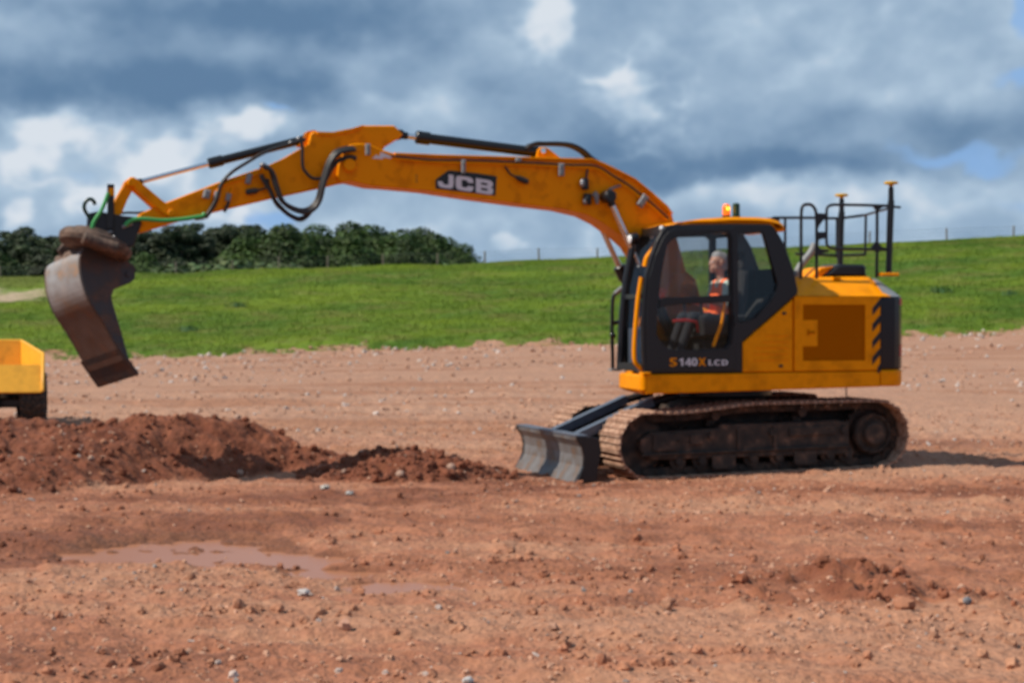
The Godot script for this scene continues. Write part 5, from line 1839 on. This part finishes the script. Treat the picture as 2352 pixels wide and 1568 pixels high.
	for q in [[-6.367, 3.217, 0.075, 0.10], [-6.253, 3.206, 0.065, 0.09], [-6.123, 3.185, 0.055, 0.09], [-5.892, 3.40, 0.06, 0.12]]:
		var c := MB.new()
		c.xf = Transform3D(Basis(Vector3(0, 0, 1), -0.25), Vector3(q[0], q[1], 0.19))
		c.box(Vector3(), Vector3(q[2], q[3], 0.06), 0.016)
		obj("pipe_clamp", c, M.grey, arm)
	hose("hard_line", V3("-6.30,3.16 -6.25,3.25 -6.20,3.31 -6.087,3.365 -5.95,3.405 -5.80,3.46 -5.745,3.54", 0.175), 0.013, M.yellow, arm)
	hose("hard_line", V3("-6.16,3.10 -6.13,3.17 -6.09,3.25 -6.08,3.30", 0.18), 0.013, M.yellow, arm)
	hose("clip_hose", V3("-6.246,3.18 -6.28,3.10 -6.33,3.02 -6.38,2.95", 0.2), 0.022, M.hose, arm)
	hose("clip_hose", V3("-6.12,3.14 -6.15,3.06 -6.17,3.02", 0.19), 0.018, M.hose, arm)
	var l := MB.new()
	l.tube([Vector3(-5.93, 3.245, 0.21), Vector3(-5.91, 3.247, 0.21), Vector3(-5.82, 3.265, 0.21), Vector3(-5.79, 3.27, 0.21)], [0.02, 0.034, 0.034, 0.02], 12)
	l.tube([Vector3(-5.80, 3.268, 0.2), Vector3(-5.70, 3.30, 0.19), Vector3(-5.66, 3.40, 0.19)], 0.012, 8)
	obj("arm_lamp", l, M.hose, arm)
	var sx := MB.new()
	sx.ball(Vector3(-5.745, 3.555, 0.27), Vector3(0.04, 0.03, 0.04), 7, 12)
	obj("fitting", sx, M.steel, arm)
	var hf := MB.new()
	hf.bar(Vector3(-6.5, 2.935, 0.2), Vector3(-6.40, 2.95, 0.2), 0.05, 0.045)
	obj("hose_end", hf, M.steel, arm)


func finer(p: PackedVector2Array) -> PackedVector2Array:
	var out := PackedVector2Array()
	for i in p.size() - 1:
		for k in 3:
			out.append(p[i].cubic_interpolate(p[i + 1], p[maxi(i - 1, 0)], p[mini(i + 2, p.size() - 1)], k / 3.0))
	out.append(p[-1])
	return out


func make_bucket(e: Node3D) -> void:
	# yoke and tilting head
	var yk := MB.new()
	for z in [-0.16, 0.16]:
		yk.plate(P("-7.66,2.83 -7.65,2.98 -7.56,3.00 -7.45,2.985 -7.279,2.955 -7.10,2.94 -7.09,2.86 -7.13,2.76 -7.17,2.62 -7.30,2.60 -7.40,2.70"), z - 0.035, z + 0.035, 0.012)
	yk.box(Vector3(-7.40, 2.80, 0), Vector3(0.42, 0.24, 0.28), 0.03)
	var cp := obj("coupler", yk, M.black, e)
	var po := MB.new()
	po.box(Vector3(-7.425, 3.05, 0.21), Vector3(0.075, 0.50, 0.06), 0.012)
	obj("post", po, M.black, cp)
	var yl := MB.new()
	yl.box(Vector3(-7.42, 3.215, 0.243), Vector3(0.06, 0.085, 0.008))
	obj("post_label", yl, M.yellow, cp)
	for q in [Vector3(-7.30, 2.83, 0.2), Vector3(-7.47, 2.76, 0.2), Vector3(-7.44, 2.70, 0.22), Vector3(-7.25, 2.85, 0.2)]:
		var f := MB.new()
		f.cyl(q, q + Vector3(0.06, 0.02, 0.02), 0.02, 10, 0.004)
		obj("fitting", f, M.steel, cp)
	hose("service_hose", V3("-7.595,3.07 -7.605,3.105 -7.633,3.131 -7.668,3.125 -7.70,3.09 -7.712,3.045 -7.70,3.0 -7.675,2.96 -7.655,2.92", 0.2), 0.021, M.darkgreen, cp)
	hose("service_hose", V3("-7.455,3.20 -7.47,3.16 -7.495,3.09 -7.535,3.00 -7.586,2.923 -7.62,2.86 -7.63,2.81", 0.27), 0.022, M.green, cp)
	hose("hard_line", V3("-7.31,2.99 -7.22,3.0 -7.12,3.0 -7.04,3.01", 0.05), 0.014, M.hose, cp)
	# round turntable, leaning with the bucket
	var ax := Vector3(0.30, 0.93, -0.16).normalized()
	var ct := Vector3(-7.57, 2.66, -0.02)
	var tt := MB.new()
	tt.lathe(ct - ax * 0.10, ax, [[0.0, 0.0], [0.0, 0.34], [0.02, 0.39], [0.07, 0.41], [0.11, 0.41], [0.15, 0.38], [0.17, 0.30], [0.20, 0.28], [0.20, 0.0]], 32)
	var rot := obj("rotator", tt, M.hitch, e)
	var worm := MB.new()
	var sd := ax.cross(Vector3(0, 0, 1)).normalized()
	worm.cyl(ct + Vector3(0.02, -0.02, 0.40) - sd * 0.20, ct + Vector3(0.02, -0.02, 0.40) + sd * 0.20, 0.07, 14, 0.02)
	obj("worm_housing", worm, M.hitch, rot)
	# bucket: side profile, drawn in its own plane and swung with the head
	var nn := BUCKET_N
	var e1 := Vector3.UP.cross(nn).normalized()
	var e2 := nn.cross(e1)
	var fx := Transform3D(Basis(e1, e2, nn), BUCKET_AT)
	var wide := 0.70
	var back := finer(P(BUCKET_BACK))
	var mouth := P(BUCKET_MOUTH)
	var side := back.duplicate()
	side.append_array(mouth)
	var shell := MB.new()
	shell.xf = fx
	# thick curved back sheet between the cheeks
	var inner := PackedVector2Array()
	for i in back.size():
		var a := back[maxi(i - 1, 0)]
		var b := back[mini(i + 1, back.size() - 1)]
		var t := (b - a).normalized()
		inner.append(back[i] + Vector2(-t.y, t.x) * 0.025 * (1.0 if Vector2(-t.y, t.x).x > -0.2 else 1.0))
	for i in back.size() - 1:
		var t := (back[i + 1] - back[i]).normalized()
		var o := Vector3(t.y, -t.x, 0)
		if o.x > 0.3 and o.y > 0.0: o = o
		var k := clampf((back[i].y - 0.02) / 0.28, 0.0, 1.0)      # polished above, caked brown below
		shell.col = Color(0.34, 0.21, 0.17).lerp(Color(1, 1, 1), k)
		var p0 := back[i]
		var p1 := back[i + 1]
		var ta := (back[mini(i + 1, back.size() - 1)] - back[maxi(i - 1, 0)]).normalized()
		var tb := (back[mini(i + 2, back.size() - 1)] - back[i]).normalized()
		var na := Vector3(ta.y, -ta.x, 0)
		var nb := Vector3(tb.y, -tb.x, 0)
		shell.tri(Vector3(p0.x, p0.y, 0), Vector3(p1.x, p1.y, 0), Vector3(p1.x, p1.y, -wide), na, nb, nb)
		shell.tri(Vector3(p0.x, p0.y, 0), Vector3(p1.x, p1.y, -wide), Vector3(p0.x, p0.y, -wide), na, nb, na)
		p0 = inner[i]; p1 = inner[i + 1]
		shell.tri(Vector3(p0.x, p0.y, 0), Vector3(p1.x, p1.y, 0), Vector3(p1.x, p1.y, -wide), -na, -nb, -nb)
		shell.tri(Vector3(p0.x, p0.y, 0), Vector3(p1.x, p1.y, -wide), Vector3(p0.x, p0.y, -wide), -na, -nb, -na)
	var bk := obj("bucket", shell, M.shell, e)
	for z in [0.0, -wide - 0.03]:
		var ck := MB.new()
		ck.xf = fx
		ck.plate(side, z, z + 0.03, 0.006)
		obj("cheek_plate", ck, M.rust, bk)
	var lip := MB.new()
	lip.xf = fx
	lip.plate(P(BUCKET_LIP), -wide - 0.06, 0.06, 0.004)
	obj("cutting_edge", lip, M.rust, bk)
	var hd := MB.new()
	hd.xf = fx
	for z in [-wide * 0.5 - 0.19, -wide * 0.5 + 0.13]:
		hd.plate(P(BUCKET_EAR), z, z + 0.05, 0.008)
	hd.plate(P(BUCKET_HEAD), -wide + 0.02, -0.02, 0.02)
	obj("hitch_plate", hd, M.hitch, bk)
	var pn := MB.new()
	pn.xf = fx
	pn.cyl(Vector3(0.27, 0.345, -wide - 0.04), Vector3(0.27, 0.345, 0.05), 0.035, 12, 0.006)
	obj("pin", pn, M.rust, bk)


# ---------------------------------------------------------------- people: a field of tapered capsules, meshed as surface nets
func nets(mb: MB, bones: Array, cell: float, blend: float, shift: Vector3) -> void:
	var lo := Vector3(1e9, 1e9, 1e9)
	var hi := -lo
	for b in bones:
		var r := maxf(b[2], b[3]) + blend + cell * 2.0
		for p in [b[0], b[1]]:
			lo = lo.min(p - Vector3.ONE * r)
			hi = hi.max(p + Vector3.ONE * r)
	var nx := int((hi.x - lo.x) / cell) + 2
	var ny := int((hi.y - lo.y) / cell) + 2
	var nz := int((hi.z - lo.z) / cell) + 2
	var f := PackedFloat32Array()
	f.resize(nx * ny * nz)
	f.fill(1.0)
	for b in bones:
		var a: Vector3 = b[0]
		var ab: Vector3 = b[1] - b[0]
		var ll := maxf(ab.length_squared(), 1e-9)
		var r := maxf(b[2], b[3]) + blend + cell * 2.0
		var l3: Vector3 = ((a.min(b[1]) - Vector3.ONE * r - lo) / cell).floor()
		var h3: Vector3 = ((a.max(b[1]) + Vector3.ONE * r - lo) / cell).ceil()
		for z in range(maxi(0, int(l3.z)), mini(nz, int(h3.z) + 1)):
			for y in range(maxi(0, int(l3.y)), mini(ny, int(h3.y) + 1)):
				for x in range(maxi(0, int(l3.x)), mini(nx, int(h3.x) + 1)):
					var p := lo + Vector3(x, y, z) * cell
					var t := clampf((p - a).dot(ab) / ll, 0.0, 1.0)
					var d: float = (p - a - ab * t).length() - lerpf(b[2], b[3], t)
					var i := (z * ny + y) * nx + x
					var o := f[i]
					var k := maxf(blend - absf(o - d), 0.0) / blend
					f[i] = minf(o, d) - k * k * blend * 0.25
	var vid := {}
	var at := PackedVector3Array()
	var nor := PackedVector3Array()
	var sx := 1
	var sy := nx
	var sz := nx * ny
	var corners := [0, sx, sy, sx + sy, sz, sz + sx, sz + sy, sz + sx + sy]
	var offs := [Vector3(0, 0, 0), Vector3(1, 0, 0), Vector3(0, 1, 0), Vector3(1, 1, 0), Vector3(0, 0, 1), Vector3(1, 0, 1), Vector3(0, 1, 1), Vector3(1, 1, 1)]
	var edges := [[0, 1], [2, 3], [4, 5], [6, 7], [0, 2], [1, 3], [4, 6], [5, 7], [0, 4], [1, 5], [2, 6], [3, 7]]
	for z in nz - 1:
		for y in ny - 1:
			for x in nx - 1:
				var i := (z * ny + y) * nx + x
				var neg := 0
				for c in corners:
					if f[i + c] < 0.0: neg += 1
				if neg == 0 or neg == 8:
					continue
				var sum := Vector3()
				var n := 0
				for e in edges:
					var fa := f[i + corners[e[0]]]
					var fb := f[i + corners[e[1]]]
					if (fa < 0.0) != (fb < 0.0):
						sum += (offs[e[0]] as Vector3).lerp(offs[e[1]], fa / (fa - fb))
						n += 1
				vid[i] = at.size()
				at.append(lo + (Vector3(x, y, z) + sum / n) * cell + shift)
				nor.append(Vector3(f[i + 1] - f[i] + f[i + sy + sz + 1] - f[i + sy + sz], f[i + sy] - f[i] + f[i + sx + sy + sz] - f[i + sx + sz], f[i + sz] - f[i] + f[i + sx + sy + sz] - f[i + sx + sy]).normalized())
	for i in vid:
		var x: int = i % nx
		var y: int = (i / nx) % ny
		var z: int = i / (nx * ny)
		if y > 0 and z > 0 and (f[i] < 0.0) != (f[i + sx] < 0.0):
			face(mb, at, nor, vid, i, i - sy, i - sy - sz, i - sz)
		if x > 0 and z > 0 and (f[i] < 0.0) != (f[i + sy] < 0.0):
			face(mb, at, nor, vid, i, i - sx, i - sx - sz, i - sz)
		if x > 0 and y > 0 and (f[i] < 0.0) != (f[i + sz] < 0.0):
			face(mb, at, nor, vid, i, i - sx, i - sx - sy, i - sy)


func face(mb: MB, at: PackedVector3Array, nor: PackedVector3Array, vid: Dictionary, a: int, b: int, c: int, d: int) -> void:
	if not (vid.has(b) and vid.has(c) and vid.has(d)):
		return
	var q := [vid[a], vid[b], vid[c], vid[d]]
	mb.tri(at[q[0]], at[q[1]], at[q[2]], nor[q[0]], nor[q[1]], nor[q[2]])
	mb.tri(at[q[0]], at[q[2]], at[q[3]], nor[q[0]], nor[q[2]], nor[q[3]])


func make_person() -> void:
	var seat := Vector3(-0.42, 1.70, 0.78)
	var root := thing("person", "excavator driver in orange high-visibility vest seated at the levers inside the cab", "person", MACHINE + Vector3.ZERO, TURN)
	root.position = MACHINE + Basis(Vector3.UP, TURN) * seat
	var back := -seat
	var pelvis := []
	var body := []
	var shirt := []
	var vest := []
	var legs := []
	var boots := []
	for s in [-1.0, 1.0]:
		var hip := Vector3(-0.30, 1.80, 0.78 + s * 0.09)
		var knee := Vector3(-0.74, 1.83, 0.78 + s * 0.14)
		var ankle := Vector3(-0.90, 1.40, 0.78 + s * 0.13)
		var toe := Vector3(-1.08, 1.335, 0.78 + s * 0.15)
		body.append([hip, knee, 0.075, 0.052]); body.append([knee, ankle, 0.05, 0.036]); body.append([ankle, toe, 0.038, 0.03])
		legs.append([hip, knee, 0.093, 0.067]); legs.append([knee, ankle + Vector3(0, 0.03, 0), 0.066, 0.055])
		boots.append([ankle + Vector3(0.01, 0.02, 0), ankle + Vector3(0.0, -0.05, 0), 0.052, 0.05]); boots.append([ankle + Vector3(-0.01, -0.06, 0), toe, 0.045, 0.036])
		var sh := Vector3(-0.30, 2.215, 0.78 + s * 0.18)
		var el := Vector3(-0.35, 1.965, 0.78 + s * 0.235)
		var wr := Vector3(-0.575, 2.02, 0.78 + s * 0.235)
		body.append([sh, el, 0.046, 0.038]); body.append([el, wr, 0.036, 0.025])
		shirt.append([sh, el.lerp(sh, 0.12), 0.066, 0.056])
		body.append([Vector3(-0.29, 1.80, 0.78 + s * 0.07), Vector3(-0.28, 2.08, 0.78 + s * 0.07), 0.095, 0.11])
		body.append([Vector3(-0.28, 2.08, 0.78 + s * 0.07), Vector3(-0.295, 2.21, 0.78 + s * 0.12), 0.11, 0.06])
		vest.append([Vector3(-0.29, 1.86, 0.78 + s * 0.07), Vector3(-0.28, 2.08, 0.78 + s * 0.07), 0.122, 0.132])
		vest.append([Vector3(-0.32, 1.80, 0.78 + s * 0.09), Vector3(-0.44, 1.815, 0.78 + s * 0.10), 0.115, 0.10])
		vest.append([Vector3(-0.28, 2.08, 0.78 + s * 0.07), Vector3(-0.295, 2.225, 0.78 + s * 0.105), 0.13, 0.075])
		shirt.append([Vector3(-0.28, 2.08, 0.78 + s * 0.06), Vector3(-0.30, 2.24, 0.78 + s * 0.05), 0.115, 0.06])
		# hand closed round the lever
		var grip := Vector3(-0.68, 2.02, 0.78 + s * 0.235)
		body.append([wr, wr + Vector3(-0.05, 0.005, -s * 0.005), 0.026, 0.028])
	body.append([Vector3(-0.305, 2.25, 0.78), Vector3(-0.325, 2.38, 0.78), 0.056, 0.052])
	var b := MB.new()
	nets(b, body, 0.017, 0.03, back)
	# head on a finer grid
	var head := [[Vector3(-0.310, 2.515, 0.78), Vector3(-0.345, 2.525, 0.78), 0.088, 0.086], [Vector3(-0.375, 2.49, 0.78), Vector3(-0.385, 2.44, 0.78), 0.064, 0.056], [Vector3(-0.375, 2.425, 0.765), Vector3(-0.375, 2.425, 0.795), 0.048, 0.048], [Vector3(-0.432, 2.50, 0.78), Vector3(-0.452, 2.468, 0.78), 0.009, 0.015], [Vector3(-0.438, 2.425, 0.768), Vector3(-0.438, 2.425, 0.792), 0.010, 0.010], [Vector3(-0.436, 2.412, 0.770), Vector3(-0.436, 2.412, 0.790), 0.010, 0.010], [Vector3(-0.425, 2.385, 0.78), Vector3(-0.420, 2.385, 0.78), 0.020, 0.02], [Vector3(-0.325, 2.37, 0.78), Vector3(-0.325, 2.44, 0.78), 0.054, 0.055]]
	for s in [-1.0, 1.0]:
		head.append([Vector3(-0.335, 2.50, 0.78 + s * 0.087), Vector3(-0.335, 2.465, 0.78 + s * 0.084), 0.016, 0.011])
		head.append([Vector3(-0.428, 2.515, 0.78 + s * 0.018), Vector3(-0.415, 2.516, 0.78 + s * 0.05), 0.010, 0.008])
	nets(b, head, 0.008, 0.014, back)
	for s in [-1.0, 1.0]:
		var c := Vector3(-0.625, 2.025, 0.78 + s * 0.23)
		var hand := [[c, c + Vector3(-0.045, 0.0, -s * 0.004), 0.024, 0.026], [c + Vector3(0, 0.02, 0), c + Vector3(-0.045, 0.022, 0), 0.016, 0.016]]
		for k in 4:
			var y := 0.030 - 0.019 * k
			var l: float = [0.9, 1.0, 0.95, 0.75][k]
			var p0 := c + Vector3(-0.048, y, s * 0.008)
			var p1 := p0 + Vector3(-0.030 * l, 0.003, 0.004 * s)
			var p2 := p1 + Vector3(-0.014 * l, -0.002, -0.026 * l * s)
			var p3 := p2 + Vector3(0.012 * l, -0.002, -0.016 * l * s)
			hand.append([p0, p1, 0.0095, 0.009]); hand.append([p1, p2, 0.009, 0.0085]); hand.append([p2, p3, 0.0085, 0.0075])
		var t0 := c + Vector3(0.0, 0.018, -s * 0.018)
		hand.append([t0, t0 + Vector3(-0.03, 0.022, -s * 0.016), 0.012, 0.010])
		hand.append([t0 + Vector3(-0.03, 0.022, -s * 0.016), t0 + Vector3(-0.052, 0.026, -s * 0.006), 0.010, 0.008])
		nets(b, hand, 0.006, 0.006, back)
	obj("body", b, M.skin, root)
	var mb := MB.new(); nets(mb, shirt, 0.016, 0.03, back); obj("shirt", mb, M.shirt, root)
	mb = MB.new(); nets(mb, vest, 0.016, 0.04, back); obj("vest", mb, M.orange, root)
	mb = MB.new(); nets(mb, legs, 0.017, 0.03, back); obj("trousers", mb, M.trousers, root)
	mb = MB.new(); nets(mb, boots, 0.016, 0.02, back); obj("boots", mb, M.seat, root)
	mb = MB.new()
	nets(mb, [[Vector3(-0.295, 2.53, 0.78), Vector3(-0.345, 2.552, 0.78), 0.088, 0.080], [Vector3(-0.28, 2.50, 0.76), Vector3(-0.28, 2.45, 0.80), 0.075, 0.06]], 0.010, 0.03, back)
	obj("hair", mb, M.hair, root)
	for s in [-1.0, 1.0]:
		mb = MB.new()
		mb.ball(Vector3(-0.430, 2.494, 0.78 + s * 0.032) + back, Vector3(0.011, 0.009, 0.012), 8, 10)
		obj("eye", mb, M.white, root)


# ---------------------------------------------------------------- the dumper at the edge of the yard
func make_dumper() -> void:
	var at := Vector3(-9.04, yard_h(-9.0, 29.8), -29.95)
	var turn := 0.22
	var d := thing("dumper", "yellow site dumper with an empty tipping skip behind the soil heap", "dumper", at, turn)
	# x across, z towards the camera, y up
	var w := 0.98
	var sk := MB.new()
	var th := 0.04
	var fr := 0.85      # front lip
	var bk := -0.95
	# sides, front and back plates: it narrows towards the seat
	var floor_y := 0.60
	var nb := 0.50       # half width at the back
	sk.hexa([Vector3(-w, floor_y, fr + 0.10), Vector3(w, floor_y, fr + 0.10), Vector3(w, floor_y, fr + 0.15), Vector3(-w, floor_y, fr + 0.15)], [Vector3(-w, 1.05, fr - 0.10), Vector3(w, 1.05, fr - 0.10), Vector3(w, 1.05, fr - 0.05), Vector3(-w, 1.05, fr - 0.05)])
	sk.hexa([Vector3(-nb, floor_y, bk), Vector3(nb, floor_y, bk), Vector3(nb, floor_y, bk + 0.05), Vector3(-nb, floor_y, bk + 0.05)], [Vector3(-nb, 1.42, bk - 0.1), Vector3(nb, 1.42, bk - 0.1), Vector3(nb, 1.42, bk - 0.04), Vector3(-nb, 1.42, bk - 0.04)])
	sk.hexa([Vector3(-nb, floor_y - 0.02, bk), Vector3(nb, floor_y - 0.02, bk), Vector3(w - 0.03, floor_y - 0.02, fr + 0.12), Vector3(-w + 0.03, floor_y - 0.02, fr + 0.12)], [Vector3(-nb, floor_y + 0.03, bk), Vector3(nb, floor_y + 0.03, bk), Vector3(w - 0.03, floor_y + 0.03, fr + 0.10), Vector3(-w + 0.03, floor_y + 0.03, fr + 0.10)])
	for s in [-1.0, 1.0]:
		sk.hexa([Vector3(s * (w - 0.045), floor_y, fr + 0.12), Vector3(s * w, floor_y, fr + 0.14), Vector3(s * (nb + 0.045), floor_y, bk), Vector3(s * nb, floor_y, bk)], [Vector3(s * (w - 0.045), 1.22, fr - 0.10), Vector3(s * w, 1.22, fr - 0.08), Vector3(s * (nb + 0.045), 1.42, bk - 0.06), Vector3(s * nb, 1.42, bk - 0.06)])
		sk.tube([Vector3(s * (w - 0.01), 0.62, fr + 0.14), Vector3(s * (w - 0.01), 1.23, fr - 0.07), Vector3(s * (nb + 0.02), 1.43, bk - 0.06)], 0.03, 8)
	sk.tube([Vector3(-nb, 1.43, bk - 0.07), Vector3(nb, 1.43, bk - 0.07)], 0.03, 8)
	obj("skip", sk, M.dumper, d)
	var ch := MB.new()
	ch.box(Vector3(0, 0.45, -0.7), Vector3(0.55, 0.26, 3.0), 0.03)
	ch.box(Vector3(0, 0.40, 0.5), Vector3(1.5, 0.16, 0.18), 0.03)
	ch.box(Vector3(0, 0.40, -1.9), Vector3(1.4, 0.16, 0.18), 0.03)
	obj("chassis", ch, M.black, d)
	for q in [[0.80, 0.5], [-0.80, 0.5], [0.60, -1.9], [-0.66, -1.9]]:
		var ty := MB.new()
		var c := Vector3(q[0] - 0.21, 0.44, q[1])
		ty.lathe(c, Vector3.RIGHT, [[0.0, 0.25], [0.0, 0.37], [0.05, 0.43], [0.10, 0.44], [0.32, 0.44], [0.37, 0.43], [0.42, 0.37], [0.42, 0.25]], 28)
		for i in 20:
			var a := TAU * i / 20.0
			for s in [-1, 1]:
				var o := Vector3(0, sin(a + 0.08 * s), cos(a + 0.08 * s))
				var o2 := Vector3(0, sin(a + 0.08 * s + 0.16), cos(a + 0.08 * s + 0.16))
				var m0 := Vector3(q[0], 0.44, q[1])
				ty.bar(m0 + Vector3(0.02 * s, 0, 0) + o * 0.445, m0 + Vector3(0.20 * s, 0, 0) + o2 * 0.44, 0.05, 0.05, o)
		var wh := obj("wheel", ty, M.tyre, d)
		var rm := MB.new()
		rm.lathe(c, Vector3.RIGHT, [[0.03, 0.0], [0.03, 0.25], [0.39, 0.25], [0.39, 0.18], [0.33, 0.16], [0.33, 0.0]], 20)
		obj("rim", rm, M.grey, wh)
	var en := MB.new()
	en.box(Vector3(-0.1, 0.90, -2.2), Vector3(0.9, 0.58, 0.9), 0.08)
	obj("engine_cover", en, M.dumper, d)
	var se := MB.new()
	se.box(Vector3(-0.1, 0.95, -1.45), Vector3(0.5, 0.12, 0.45), 0.03)
	se.box(Vector3(-0.1, 1.12, -1.66), Vector3(0.5, 0.34, 0.1), 0.03)
	obj("seat", se, M.seat, d)
	var lt := MB.new()
	lt.cyl(Vector3(0.0, 0.46, 0.60), Vector3(0.0, 0.46, 0.66), 0.06, 14, 0.01)
	var lb := obj("hub_light", lt, M.steel, d)
	var ram := MB.new()
	ram.cyl(Vector3(0.22, 0.42, 0.45), Vector3(0.22, 0.60, 0.75), 0.045, 12)
	ram.cyl(Vector3(-0.22, 0.42, 0.45), Vector3(-0.22, 0.60, 0.75), 0.045, 12)
	obj("tipping_ram", ram, M.chrome, d)
